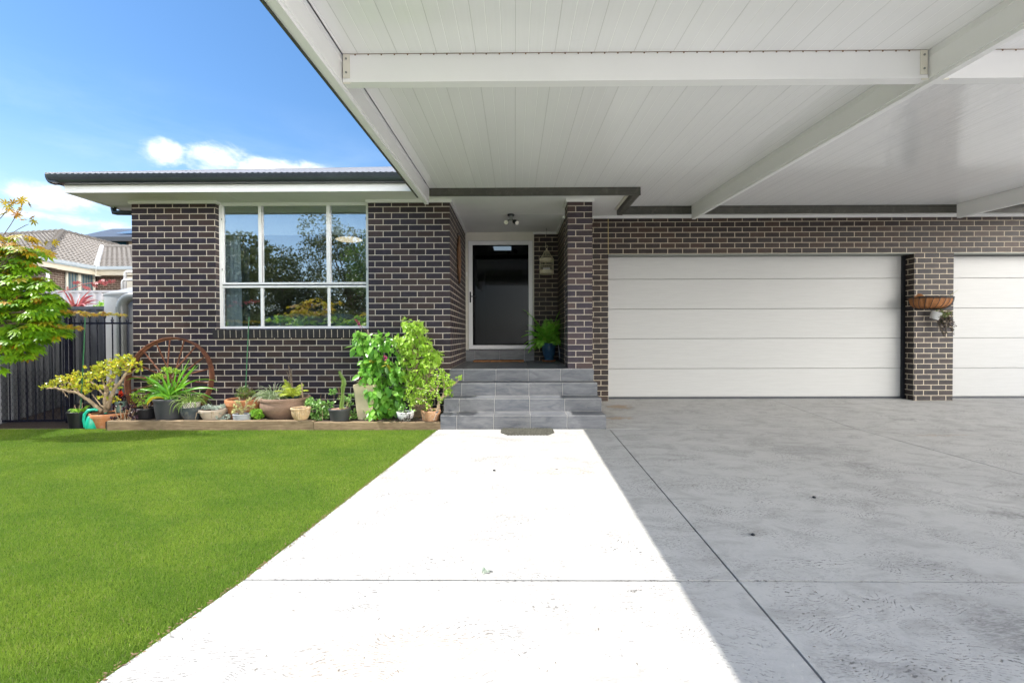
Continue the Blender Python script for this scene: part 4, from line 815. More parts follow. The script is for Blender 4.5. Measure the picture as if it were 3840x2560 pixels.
P, d = in_ell(150, px_ell([(440+660/3.564, 1200+665/3.564, 14, 9), (440+560/3.564, 1200+760/3.564, 30, 10), (440+760/3.564, 1200+690/3.564, 16, 8), (440+480/3.564, 1200+800/3.564, 16, 12)], -.32, .08))
jp = plant('jade_plant', 'green jade foliage behind the orchid in front of the wagon wheel', 'jade plant', at(630, 1560, Y=-.30)); clumps(P, 7, .026, .022, T_ROUND, 'foliage', L_['jade_g'], jp, .5, .006)
mb = MB(); 
for u, v in ((620, 1390), (600, 1415), (650, 1398), (575, 1430)): branch(mb, [at(628, 1560, Y=-.30), at((628+u)/2, 1480, Y=-.3), at(u, v, Y=-.32)], .012, .005, 7, .008)
mb.build('stem', M['jade_bark'], jp)
# 8 glazed pot with patterned inner pot and spider plant
x, y, z, r, gp_ = pot_px('glazed_pot', 'dark glazed pot with worn gold band holding a patterned pot and spider plant', 682, 756, 1524, 1578, -.64, M['glaze_dark'], ub=46, z=ZB+.004, rim=.014, rimo=.004, bulge=.016)
t = NT('cream_pot_with_diamond_pattern'); o_ = t.obj(); sp = t.n('ShaderNodeSeparateXYZ'); t.set(sp.inputs[0], o_); an = t.math('MULTIPLY', t.math('ARCTAN2', sp.outputs[1], sp.outputs[0]), 3.5)
f = lambda s: t.math('ABSOLUTE', t.math('SUBTRACT', t.math('FRACT', t.math('ADD', t.math('MULTIPLY', sp.outputs[2], 26*s), an)), .5))
dd = t.math('MINIMUM', f(1), f(-1)); col = t.mix(t.mapr(dd, .06, .12), (.05, .045, .04), (.60, .56, .46)); M['diamond'] = t.done(t.bsdf(col, .5))
pot('patterned_pot', 'small cream pot with dark diamond pattern sitting in the glazed pot', x-.0, y, z-.05, .115, .098, .088, M['diamond'], rim=.01, rimo=.003)
z2 = z-.05+.115; p = plant('spider_plant', 'small spider plant with thin arching leaves in the patterned pot', 'plant', (x, y, z2-.01))
straps('leaves', L_['spider_g'], p, (x, y, z2-.015), 95, (.12, .26), (.006, .011), (.2, 1.45), (1.5, 4.2), .06, nseg=10)
mb = MB(); strap_mb(mb, (x-.06, y-.05, z2), PI*1.1, .5, .30, .006, 5.5, 14); strap_mb(mb, (x+.02, y-.07, z2), PI*1.5, .6, .26, .006, 5.2, 14); mb.build('runners', L_['spider_g'], p)
# 9 beige bowl with grey succulents
x, y, z, r, _ = pot_px('clay_bowl', 'beige clay bowl of grey succulents between glazed pot and big terracotta pot', 753, 846, 1533, 1578, -.62, M['beige'], ub=58, z=ZB, rim=.03, rimo=.008, bulge=.006)
p = plant('succulent', 'grey green rosette succulents filling the beige bowl', 'succulent', (x, y, z)); P = in_ell(34, [(x+.01, y, z+.02, .14, .09, .035)])[0]; clumps(P, 13, .028, .019, T_ROUND, 'rosettes', L_['succ_grey'], p, .6, .004)
mb = MB()
for u, v in ((-.11, -.12), (.10, -.10), (-.02, -.06), (.13, -.04)): branch(mb, [(x+u*.5, y-.12, z), (x+u*.9, y-.17, z-.02), (x+u, y-.18, z+v)], .003, .0025, 5, .004)
mb.build('stem', M['jade_bark'], p)
for u0, u1, v0, v1, n, lab in ((812, 862, 1549, 1577, 22, 'low grey succulent on the soil right of the beige bowl'), (772, 792, 1560, 1578, 7, 'tiny pale succulent at the foot of the beige bowl')):
    c = at((u0+u1)/2, (v0+v1)/2, Y=-.70); s = 5.82/FPX; p = plant('succulent', lab, 'succulent', (c[0], -.70, ZB)); P = in_ell(n, [(c[0], c[1], c[2], (u1-u0)/2*s, .04, (v1-v0)/2*s)])[0]; clumps(P, 11, .022, .012, T_ROUND, 'rosettes', L_['succ_grey'], p, .6, .003)
# 10 big terracotta pot with rose and stake
x, y, z, r, _ = pot_px('terracotta_pot', 'big bright terracotta pot with a green stake below the window', 853, 981, 1494, 1576, -.40, M['terracotta'], ub=96, z=ZB, rim=.075, rimo=.016, soil=.03)
p = plant('rose_bush', 'small dark leaved rose bush in the big terracotta pot', 'plant', (x, y, z-.02)); mb = MB()
for i in range(8): branch(mb, [(x, y, z-.03), (x+R_.uniform(-.07, .07), y+R_.uniform(-.05, .05), z+.05), (x+R_.uniform(-.11, .11), y+R_.uniform(-.06, .06), z+R_.uniform(.07, .17))], .004, .002, 5, .006)
mb.build('stem', M['twig'], p); P, d = in_ell(110, [(x, y, z+.08, .10, .08, .085), (x+.1, y, z+.07, .04, .03, .03)]); clumps(P, 4, .030, .017, T_OVAL, 'foliage', L_['rose'], p, .4, .01)
a = at(919, 1500, Y=-.38); b = at(934, 1187, Y=-.30); tag(MB().tube([a, (a+b)/2, b], .0055, 8).build('garden_stake', M['stake'], org=a), 'upright green garden stake in the big terracotta pot below the window', 'stake', 'green garden stakes')
# 11 grey pot with cream succulent
x, y, z, r, _ = pot_px('concrete_pot', 'small grey concrete pot with cream yellow succulent before the big terracotta pot', 876, 940, 1550, 1578, -.68, M['pot_grey'], ub=56, z=ZB+.002, rim=.012, rimo=.004)
p = plant('succulent', 'cream yellow succulent spilling from the small grey pot', 'succulent', (x, y, z)); F = lambda u, v: at(740+u/4.704, 1340+v/4.704, Y=-.68); mb = MB(); heads = []
for u, v, n in ((700, 790, 9), (660, 860, 8), (740, 810, 5), (640, 930, 8), (620, 970, 6), (760, 900, 7), (800, 950, 6), (770, 1000, 6), (690, 920, 6), (910, 745, 5), (880, 770, 5), (930, 735, 3), (900, 860, 5), (990, 850, 5), (970, 880, 4), (840, 920, 5)):
    c = F(u, v); heads += [c+NP.uniform(-.014, .014, 3) for _ in range(n)]; branch(mb, [V(x-.02, y, z-.01), (V(x, y, z)+c)/2+V(0, 0, .01), c], .004, .003, 5, .005)
mb.build('stem', M['jade_bark'], p); clumps(np.array(heads), 9, .019, .012, T_ROUND, 'rosettes', L_['succ_cream'], p, .6, .003)
c = at(962, 1553, Y=-.66); p = plant('leafy_plant', 'bright green low leafy plant right of the small grey pot', 'plant', (c[0], -.66, ZB)); P, d = in_ell(90, [(c[0], c[1], c[2], .085, .06, .075)]); clumps(P, 5, .024, .018, T_ROUND, 'foliage', L_['green_pale'], p, .5, .008)
# 13 brown bowl
x, y, z, r, _ = pot_px('stone_bowl', 'large round brown stone bowl with spider plant and yellow fern', 983, 1158, 1487, 1577, -.40, M['bowl_brown'], ub=112, z=ZB, rim=.035, rimo=.018, bulge=.050, soil=.03, soilm=M['soil'])
p = plant('spider_plant', 'white striped spider plant in the left of the big brown bowl', 'plant', (x-.12, y, z-.02)); straps('leaves', L_['spider'], p, (x-.12, y-.06, z-.02), 120, (.12, .28), (.007, .013), (.35, 1.45), (1.4, 3.6), .07, nseg=10)
straps('leaves', L_['spider'], p, (x-.17, y-.08, z-.01), 22, (.16, .26), (.008, .013), (.7, 1.3), (2.4, 4), .04, az=(PI*.8, PI*1.3), nseg=10)
def frond(Pa, Da, Na, La, base, az, el, ln, pin, droop, n=26, side=1.0):
    p = np.array(base, float); d = V(math.cos(az)*math.cos(el), math.sin(az)*math.cos(el), math.sin(el)); sd_ = V(-math.sin(az), math.cos(az), 0); path = [p.copy()]; st = ln/n
    for i in range(n):
        u = i/n; p = p+d*st; d = nz(d+V(0, 0, -droop/n*(.4+1.5*u))); up = np.cross(d, sd_); path.append(p.copy())
        if u > .08:
            L = pin*(math.sin(PI*min(1, (u*.86+.16)))**.7)
            for s in (-1, 1): Pa.append(p.copy()); Da.append(nz(sd_*s*side+d*.45-V(0, 0, .15)+np.array([R_.uniform(-.12, .12) for _ in range(3)]))); Na.append(-up if up[2] < 0 else up); La.append(L*R_.uniform(.85, 1.1))
    return path
def fern(root, specs, pin, wr, mat, stemmat, rr=.003):
    Pa, Da, Na, La = [], [], [], []; mb = MB()
    for s in specs: path = frond(Pa, Da, Na, La, *s[:4], s[5] if len(s) > 5 else pin, s[4]); mb.tube(path[::3]+[path[-1]], rr, 4)
    La = np.array(La); mb.build('stem', stemmat, root); return cloud('foliage', mat, root, Pa, Da, Na, La, La*wr+.003, T_OVAL)
p = plant('fern', 'yellow green fern fronds in the right of the big brown bowl', 'fern', (x+.1, y, z-.02))
fern(p, [((x+.12, y-.04, z-.01), a, e, l, d_) for a, e, l, d_ in ((2.6, 1.0, .28, 1.2), (3.6, .9, .26, 1.4), (4.4, .8, .24, 1.6), (5.4, .8, .25, 1.6), (.2, .9, .24, 1.4), (1.2, 1.1, .25, 1.2), (3.1, 1.3, .28, 1.0), (2.9, .7, .26, 1.5), (4.9, 1.1, .26, 1.5))], .085, .16, L_['fern_y'], L_['fern_y'])
mb = MB(); C_ = lambda u, v, Y=-.36: at(740+u/4.704, 1340+v/4.704, Y=Y)
branch(mb, [C_(1675, 560), C_(1640, 300), C_(1610, 135)], .010, .008, 7, .004); branch(mb, [C_(1680, 560), C_(1655, 200)], .009, .006, 7, .004); branch(mb, [C_(1660, 560), C_(1610, 340), C_(1572, 245)], .006, .004, 6, .005); mb.build('bare_stem', M['bark'], p)
tag(MB().tube([C_(1858, 700, -.5), C_(1840, 445, -.5)], .009, 8).build('wooden_stake', M['jade_bark'], org=C_(1858, 700, -.5)), 'short wooden stake in the big brown bowl', 'stake')
c = C_(1700, 690, -.30); tag(MB().lathe([(.001, .09), (.06, .075), (.10, .02), (.11, -.02), (.001, -.02)], c-V(.05, 0, .01), 20, sx=1.2, sy=.5).build('stone', plain('dark_teal_stone', (.012, .05, .04), .4, .3, 9), org=c, smooth=True), 'dark teal stone half buried in the big brown bowl', 'stone')
# 14 ribbed pot
x, y, z, r, _ = pot_px('ribbed_pot', 'small weathered ribbed ochre pot standing on the sleeper end', 1092, 1164, 1527, 1577, -.72, M['ribbed'], ub=44, z=ztop+.002, rim=.02, rimo=.012, bulge=.012, ribs=.06, soilm=M['mulch'])
# 15 ground succulents
def gcover(label, L, n, Y=-.55):
    E_ = px_ell([(u, v, ru, rv) for u, v, ru, rv in L], Y, .16); p = plant('ground_cover_succulent', label, 'succulent', (E_[0][0], Y, ZB)); P, d = in_ell(n, E_); P[:, 2] = np.maximum(P[:, 2], ZB+.01); clumps(P, 7, .034, .030, T_ROUND, 'foliage', L_['ground_succ'], p, .5, .006)
    mb = MB()
    for i in range(0, n, 6): q = P[i]; branch(mb, [(q[0]+.01, q[1], ZB), q], .004, .003, 5, .006)
    mb.build('stem', M['jade_bark'], p); return p
p = gcover('mound of round leaved succulent between the ribbed pot and the cactus pot', [(1190, 1545, 50, 32), (1160, 1565, 30, 15), (1215, 1525, 40, 24), (1170, 1505, 22, 14), (1210, 1562, 34, 18)], 150)
mb = MB()
for u, v in ((1205, 1475), (1217, 1484), (1228, 1490), (1211, 1492)): a = at(u-4, 1530, Y=-.5); branch(mb, [a, at(u, v, Y=-.5)], .003, .0025, 5, .005)
mb.build('flower_stalk', M['twig'], p)
gcover('round leaved succulent between the cactus pot and the tall cream planter', [(1318, 1568, 18, 18), (1310, 1530, 20, 22), (1300, 1490, 24, 16), (1245, 1470, 14, 8)], 60, -.48)
# 16 cactus
x, y, z, r, _ = pot_px('plastic_pot', 'dark grey plastic pot with tall thin cactus', 1233, 1314, 1530, 1579, -.66, M['pot_charcoal'], ub=64, z=ZB, rim=.02, rimo=.006, soil=.012, soilm=plain('tan_gravel', (.36, .22, .15), .9, .5, 70, .006, 120))
p = plant('cactus', 'tall thin jointed green cactus leaning in the dark grey pot', 'cactus', (x, y, z)); mb = MB(); q = [at(u, v, Y=-.66) for u, v in ((1279, 1532), (1283, 1505), (1286, 1490), (1285, 1473), (1286, 1452), (1290, 1438), (1288, 1422), (1280, 1410), (1275, 1398), (1273, 1391))]; rs_ = [.024, .027, .020, .018, .026, .028, .026, .022, .018, .010]
nv = 8; vs = []; 
mb2 = MB()
from math import cos, sin
def cact(pts, rr):
    k = len(pts); vs = []; n = 12
    for i, pp in enumerate(pts):
        for j in range(n): a = 2*PI*j/n; q_ = rr[i]*(1.15 if j % 3 == 0 else .62); vs.append(pp+V(q_*cos(a), q_*sin(a), 0))
    return vs, [(i*n+j, i*n+(j+1) % n, (i+1)*n+(j+1) % n, (i+1)*n+j) for i in range(k-1) for j in range(n)]+[tuple(range((k-1)*n, k*n))]
mb2.add(*cact(q, rs_)); mb2.build('stem', plain('green_cactus_skin', (.11, .19, .03), .5, .35, 16, .002, 90, dirt=(.32, .26, .12)), p)
mb = MB()
for i, (u, v, h) in enumerate(((1268, 1390, 30), (1272, 1400, 24), (1262, 1410, 40))): a = at(1270+i*3, 1500, Y=-.62); branch(mb, [a, at(1268+i*5, 1475, Y=-.62), at(1274-i*4, 1450, Y=-.62)], .0025, .002, 5, .004)
mb.build('offshoot', M['twig'], p)
# 17 tall planter
TY = -.62; tl, tr_, bl, brt = at(1324, 1443, Y=TY), at(1404, 1443, Y=TY), at(1338, 1580, Y=TY), at(1392, 1580, Y=TY)
p = thing('tall_planter', 'tall tapered cream glazed planter with dry twigs', 'planter', ((bl[0]+brt[0])/2, TY, ZB)); h0, h1 = (brt[0]-bl[0])/2, (tr_[0]-tl[0])/2; xc = (bl[0]+brt[0])/2; zt_ = tl[2]; mb = MB(); vs = []; n = 10
def sq(r, z, c=.012):
    o_ = []
    for sx_, sy_ in ((-1, -1), (1, -1), (1, 1), (-1, 1)):
        pts = [(sx_*r, sy_*(r-c)), (sx_*(r-c), sy_*r)]
        if (sx_ > 0) == (sy_ > 0): pts = pts
        else: pts = pts[::-1]
        o_ += [(xc+a, TY+.12+b, z) for a, b in pts]
    return o_
lv = [sq(h0+(h1-h0)*i/n, ZB+(zt_-ZB)*i/n) for i in range(n+1)]+[sq(h1-.016, zt_, .010), sq(h1-.02, zt_-.05, .01)]; vs = [q_ for l in lv for q_ in l]; K = len(lv)
mb.add(vs, [(i*8+j, i*8+(j+1) % 8, (i+1)*8+(j+1) % 8, (i+1)*8+j) for i in range(K-1) for j in range(8)]); mb.build('planter_body', M['cream_pot'], p, normals=True)
MB().add(sq(h1-.021, zt_-.03, .01), [tuple(range(8))]).build('soil', M['soil'], p)
dt = plant('dry_plant', 'dried leafless twigs in the tall cream planter', 'plant', (xc, TY+.12, zt_)); mb = MB()
for i in range(34):
    a = V(xc+R_.uniform(-.06, .08), TY+.12+R_.uniform(-.06, .06), zt_-.03); b = a+V(R_.uniform(-.13, .08), R_.uniform(-.06, .06), R_.uniform(.06, .20)); branch(mb, [a, (a+b)/2+V(R_.uniform(-.02, .02), 0, 0), b, b+V(R_.uniform(-.03, .03), 0, R_.uniform(-.01, .05))], .0022, .001, 4, .006, 3)
mb.build('twigs', plain('pale_pinkish_dry_twig', (.36, .20, .14), .9, .3, 20), dt)
# ------------------------------------------------------------------ 18 broad leaved shrub with magenta flowers
def leafy(name_mat, root, ells, n, L, W, droop=.5, T=T_OVAL, out=.8, Lr=(.6, 1.15), name='foliage'):
    P, d = in_ell(n, ells); D = d*out+NP.normal(size=(n, 3))*.45; D[:, 1] -= .15; D[:, 2] -= droop; N = np.tile(V(.0, -.25, 1.0), (n, 1))+rdir(n)*.55; s = NP.uniform(*Lr, n)
    return cloud(name, name_mat, root, P, D, N, L*s, W*s, T), P
def stems(root, base, P, k, r0, r1, mat, rb=.05, bend=.06, name='stem'):
    mb = MB()
    for q in P[NP.choice(len(P), k, replace=False)]:
        a = V(base[0]+R_.uniform(-rb, rb), base[1]+R_.uniform(-rb*.5, rb*.5), base[2]); m_ = a*.5+q*.5; m_[2] += bend*R_.uniform(-.2, 1); m_[0] += (a[0]-q[0])*.15; branch(mb, [a, m_, q], r0, r1, 5, .006, 3)
    return mb.build(name, mat, root)
F5 = lambda u, v, Y=-.5: at(1200+u/3.409, 1180+v/3.409, Y=Y)
def E5(L, Y, ry=.14): return px_ell([(1200+u/3.409, 1180+v/3.409, a/3.409, b/3.409)+tuple(r_) for u, v, a, b, *r_ in L], Y, ry)
SY = -.46
p = plant('salvia_shrub', 'broad leaved green shrub with magenta flower spikes behind the tall cream planter', 'shrub', (F5(850, 1370)[0], SY, ZB))
EL = E5([(620, 300, 130, 70), (520, 330, 60, 110), (480, 420, 50, 40), (700, 420, 150, 100), (830, 330, 160, 70), (640, 620, 110, 110), (850, 560, 210, 130), (760, 760, 200, 120), (960, 700, 120, 140), (850, 930, 210, 150), (640, 900, 110, 90), (780, 1100, 160, 100), (960, 1050, 120, 110), (640, 1110, 70, 70), (560, 560, 30, 60), (740, 1270, 110, 60), (600, 1290, 60, 50), (860, 1330, 60, 30), (950, 1180, 60, 60), (470, 240, 30, 60), (670, 960, 70, 90, -.26), (700, 1230, 60, 70, -.24), (560, 760, 40, 60, -.2)], SY)
f_, P = leafy(L_['shrub_big'], p, EL, 820, .118, .080, .75)
stems(p, (F5(830, 1370)[0], SY, ZB), P, 60, .005, .002, L_['shrub_big'], .09)
P2, d = in_ell(12, E5([(900, 620, 60, 60), (640, 640, 60, 60), (930, 1230, 30, 40), (700, 1290, 50, 20), (1000, 390, 60, 20)], SY-.14, .04)); D = NP.normal(size=(12, 3))+V(0, -.3, -.5); cloud('yellow_leaves', L_['strap_y'], p, P2, D, rdir(12, 1), .07, .045, T_OVAL)
def spike(a, b, n, r):
    P = []; 
    for i in range(n): u = i/n; c = a+(b-a)*u; rr = r*(1-.75*u); P.append(c+NP.normal(size=3)*rr*.5)
    return np.array(P)
Pf = np.concatenate([spike(F5(520, 140, SY-.05), F5(455, 60, SY-.05), 46, .02), spike(F5(850, 575, SY-.2), F5(815, 520, SY-.2), 30, .028), spike(F5(545, 870, SY-.2), F5(515, 810, SY-.2), 34, .028)]); n = len(Pf)
cloud('flowers', L_['pink'], p, Pf, rdir(n), rdir(n), .017, .013, T_OVAL); mb = MB(); mb.tube([F5(640, 260, SY), F5(560, 180, SY-.03), F5(520, 140, SY-.05), F5(460, 60, SY-.05), F5(430, 28, SY-.05)], [.003, .003, .002, .002, .001], 5); mb.build('flower_stalk', M['twig'], p)
# 19 lime green shrub
LY = -.42
p = plant('lime_shrub', 'tall lime green leafy shrub beside the steps', 'shrub', (F5(1250, 1350)[0], LY, ZB))
EL = E5([(1110, 110, 50, 70), (1150, 190, 50, 50), (1240, 130, 70, 60), (1290, 190, 60, 50), (1230, 290, 110, 70), (1110, 330, 110, 70), (980, 330, 80, 60), (1330, 370, 90, 80), (1180, 430, 150, 90), (1400, 480, 80, 70), (1490, 520, 60, 60), (1280, 540, 130, 110), (1090, 560, 60, 70), (1380, 640, 100, 100), (1230, 720, 100, 100), (1180, 830, 90, 70), (1330, 830, 100, 90), (1100, 780, 40, 60), (1260, 920, 60, 40), (1470, 600, 50, 50)], LY, .15)
f_, P = leafy(L_['shrub_light'], p, EL, 1900, .064, .046, .8); stems(p, (F5(1240, 1370)[0], LY, ZB), P, 70, .005, .002, M['jade_bark'], .08)
# 20 jade in terracotta by the steps
x, y, z, r, _ = pot_px('terracotta_pot', 'weathered terracotta pot with thick stemmed jade next to the steps', 1578, 1652, 1536, 1581, -.66, M['terracotta_old'], ub=58, z=ZB, rim=.03, rimo=.005)
p = plant('jade_plant', 'green jade plant with thick stems in the terracotta pot next to the steps', 'jade plant', (x, y, z-.02)); QY = -.72
A = lambda u, v, dy=0: F5(u, v, QY+dy); mb = MB()
for pts, r0, r1 in ([[A(1500, 1240), A(1520, 1100), A(1480, 1000), A(1400, 900)], .022, .008], [[A(1440, 1245), A(1400, 1170), A(1330, 1100), A(1200, 1060)], .016, .006], [[A(1520, 1130), A(1580, 1000), A(1590, 900), A(1560, 800)], .014, .006], [[A(1590, 950), A(1660, 920), A(1740, 870), A(1790, 810)], .008, .004],
                    [[A(1480, 1000), A(1360, 960), A(1230, 940)], .010, .005], [[A(1500, 1060), A(1620, 1040), A(1680, 980)], .009, .004], [[A(1330, 1100), A(1260, 1160), A(1190, 1150)], .007, .004], [[A(1480, 1000), A(1520, 880), A(1500, 760)], .010, .005]): branch(mb, pts, r0, r1, 8, .006)
mb.build('stem', M['jade_bark'], p, smooth=True)
P, d = in_ell(300, px_ell([(1200+u/3.409, 1180+v/3.409, a/3.409, b/3.409) for u, v, a, b in ((1520, 760, 80, 70), (1600, 790, 70, 50), (1480, 860, 60, 60), (1640, 870, 60, 60), (1780, 810, 30, 25), (1700, 880, 40, 25), (1640, 960, 50, 50), (1660, 1020, 40, 30), (1560, 1060, 50, 50), (1480, 1010, 60, 50), (1390, 940, 70, 50), (1370, 1060, 60, 50), (1280, 1010, 80, 50), (1200, 1060, 60, 50), (1150, 960, 40, 40), (1270, 1110, 70, 40), (1190, 1150, 50, 30), (1380, 1150, 60, 40), (1540, 1110, 30, 30), (1560, 900, 40, 50), (1130, 1040, 30, 40))], QY, .15)); clumps(P, 7, .026, .021, T_ROUND, 'foliage', L_['jade_g'], p, .5, .006)
straps('grass_tuft', L_['strap'], p, (x-.03, y, z-.02), 26, (.05, .10), (.004, .007), (.2, 1.2), (1, 3), .05, nseg=5)
sb_ = at(1626, 1580, Y=-.745); st_ = at(1637, 1545, Y=-.74); so_ = thing('solar_light', 'small weathered solar garden light leaning on the terracotta pot by the steps', 'garden light', sb_)
MB().tube([sb_+V(0, 0, .02), st_], .006, 8).build('stake', M['solar_white'], so_); MB().bbox(st_+V(-.035, -.02, -.006), st_+V(.022, .02, .008), .004).build('lamp_head', M['solar'], so_)
# 21 white bowl
x, y, z, r, _ = pot_px('white_bowl', 'white ceramic bowl planter between the shrub and terracotta pot', 1487, 1553, 1542, 1582, -.68, M['pot_white'], ub=40, z=ZB, rim=.008, rimo=.002, bulge=.012)
p = plant('trailing_plant', 'dark purple trailing plant hanging over the white bowl', 'plant', (x, y, z)); P, d = in_ell(120, px_ell([(1525, 1560, 18, 16), (1530, 1572, 22, 12), (1495, 1578, 20, 8), (1515, 1550, 10, 10), (1560, 1572, 10, 8)], -.77, .025)); clumps(P, 4, .016, .011, T_ROUND, 'foliage', L_['purple'], p, .4, .006)
p = plant('leafy_plant', 'green leaves sprouting from the white bowl', 'plant', (x, y, z)); f_, P = leafy(L_['ground_succ'], p, px_ell([(1512, 1530, 14, 14), (1535, 1543, 20, 6), (1497, 1545, 16, 5)], -.68, .05), 70, .035, .026, .1, T_ROUND)
# a few fallen leaves and weeds in the bed
fl = MB(); P = np.stack([NP.uniform(-4.2, -.1, 160), NP.uniform(-.72, -.1, 160), np.full(160, ZB+.004)], 1); tag(cloud('leaf_litter', L_['maple_o'], None, P, NP.normal(size=(160, 3))*[1, 1, .15], rdir(160, 3), .03, .018, T_OVAL, org=(-2, -.4, ZB)), 'fallen leaves scattered over the garden bed soil', 'leaf litter', kind='stuff')
# ------------------------------------------------------------------ wagon wheel leaning on the wall
WC = at(636.4, 1424, Y=-.27); RR = .59; wl = thing('wagon_wheel', 'large rusty iron wagon wheel leaning against the brick wall', 'wheel', (WC[0], WC[1], WC[2]-RR))
tl_ = math.radians(9); 
def wp_(a, r, y): # wheel plane leans back to the wall at the top
    p = V(r*cos(a), y, r*sin(a)); return WC+V(p[0], p[1]*cos(tl_)+p[2]*sin(tl_)*1.0, p[2]*cos(tl_)-p[1]*sin(tl_))
mb = MB(); n = 96; pr = [(RR, -.048), (RR, .048), (RR-.014, .048), (RR-.018, .008), (RR-.030, .005), (RR-.030, -.005), (RR-.018, -.008), (RR-.014, -.048)]; K = len(pr)
mb.add([wp_(2*PI*j/n, r_+.0016*math.sin(j*1.7), y_) for j in range(n) for r_, y_ in pr], [(j*K+i, ((j+1) % n)*K+i, ((j+1) % n)*K+(i+1) % K, j*K+(i+1) % K) for j in range(n) for i in range(K)]); mb.build('rim', M['rust'], wl, normals=True)
for k in range(18):
    a = math.radians(15.7+20*k); s = 1 if k % 2 else -1; MB().tube([wp_(a, .035, .055*s), wp_(a, RR-.012, .004*s)], .010, 8).build('spoke', M['rust'], wl)
mb = MB(); mb.add([wp_(2*PI*j/20, r_, y_) for j in range(20) for r_, y_ in ((.018, -.09), (.042, -.085), (.045, -.045), (.034, -.03), (.034, .03), (.045, .045), (.042, .085), (.018, .09))], [(j*8+i, ((j+1) % 20)*8+i, ((j+1) % 20)*8+(i+1) % 8, j*8+(i+1) % 8) for j in range(20) for i in range(8)]); mb.build('hub', M['rust'], wl, normals=True)
# ------------------------------------------------------------------ porch things
def mat_px(): pass
mt_ = MB(); n = 24
mt_.bbox((.17, 1.68, .0045), (1.09, 1.98, .030), .006); tag(mt_.build('coir_doormat', M['coir'], org=(.63, 1.83, .004)), 'brown coir doormat lying before the front door', 'doormat')
# rubber ring mat: honeycomb of rings
rmx0, rmx1, rmy0, rmy1 = .755, 1.395, -1.185, -.835; mb = MB(); pz = ZG+.001; sp_ = .034; jn = 0; y = rmy0+.015
while y < rmy1-.008:
    x = rmx0+.015+(sp_/2 if jn % 2 else 0)
    while x < rmx1-.01:
        cutx = max(0, .085-(y-rmy0)*.9); 
        if rmx0+cutx < x < rmx1-cutx:
            m = 6; ring = []
            for rr, zz in ((.0195, 0), (.0195, .014), (.011, .014), (.011, 0)):
                ring += [(x+rr*cos(2*PI*k/m+PI/6), y+rr*sin(2*PI*k/m+PI/6)*.95, pz+zz+(jn % 2)*.0012) for k in range(m)]
            mb.add(ring, [(q*m+k, q*m+(k+1) % m, (q+1)*m+(k+1) % m, (q+1)*m+k) for q in range(3) for k in range(m)])
        x += sp_*1.12
    y += sp_*.86; jn += 1
tag(mb.build('rubber_doormat', plain('weathered_olive_rubber', (.085, .082, .065), .8, .3, 20), org=((rmx0+rmx1)/2, -1.0, pz)), 'grey rubber ring mat with cut corners on the path before the steps', 'doormat')
# blue urn with fern
UX, UY = 1.545, 1.80; u_ = thing('blue_urn', 'glazed blue urn on a terracotta saucer in the porch corner', 'pot', (UX, UY, .004))
MB().lathe([(.001, .03), (.085, .03), (.090, .045), (.078, .062), (.082, .075), (.108, .13), (.122, .20), (.124, .26), (.128, .285), (.124, .29), (.130, .305), (.136, .33), (.132, .340), (.122, .34), (.118, .30)], (UX, UY, .004), 44).build('body', M['blue_glaze'], u_, smooth=50)
MB().lathe([(.001, 0), (.115, 0), (.132, .028), (.124, .028), (.110, .010), (.001, .010)], (UX, UY, .004), 36).build('saucer', M['terracotta'], u_, smooth=50)
gl = MB(); gl.lathe([(.001, .006), (.018, .004), (.024, 0)], (0, 0, 0), 14); gl.v = [(UX-.0+q[0]*1.0, UY-.121-q[2], .21+q[1]) for q in gl.v]
for s in (-1, 1): gl.tube([(UX+s*.02, UY-.124, .215), (UX+s*.05, UY-.117, .200), (UX+s*.08, UY-.097, .215), (UX+s*.10, UY-.073, .245)], .005, 6)
gl.build('relief', M['blue_glaze'], u_, smooth=True); MB().lathe([(.001, .315), (.118, .315)], (UX, UY, .004), 24).build('soil', M['soil'], u_)
p = plant('sword_fern', 'dark green sword fern growing in the blue urn', 'fern', (UX, UY, .32)); q_ = []
for i in range(54): q_.append(((UX+R_.uniform(-.06, .06), UY+R_.uniform(-.06, .04), .31), R_.uniform(0, 2*PI), R_.uniform(.5, 1.45), R_.uniform(.30, .52), R_.uniform(.9, 2.3)))
for az, el, l, d_ in ((3.05, 1.16, .82, 1.0), (3.3, 1.2, .70, 1.1), (3.2, .8, .60, 1.5), (3.3, .5, .52, 1.9), (3.5, .25, .46, 1.6), (2.95, .9, .55, 1.2), (3.9, .9, .5, 1.6), (-.2, 1.35, .66, .9), (-.35, 1.2, .60, 1.1), (-.6, 1.15, .58, 1.2), (-.9, 1.25, .56, 1.2), (-1.4, 1.2, .5, 1.6), (-1.8, 1.3, .54, 1.2), (3.6, 1.1, .6, 1.5)): q_.append(((UX+R_.uniform(-.04, .04), UY-.04, .31), az, el, l, d_))
fern(p, q_, .12, .20, L_['fern'], L_['fern'], .003)
a = at(2091, 1246, Y=1.85); tag(MB().tube([(a[0]-.01, 1.86, a[2]), (a[0]+.035, 1.72, .004)], .007, 8).build('white_cane', M['white'], org=(a[0], 1.72, 0)), 'thin white cane leaning in the porch corner beside the blue urn', 'cane')
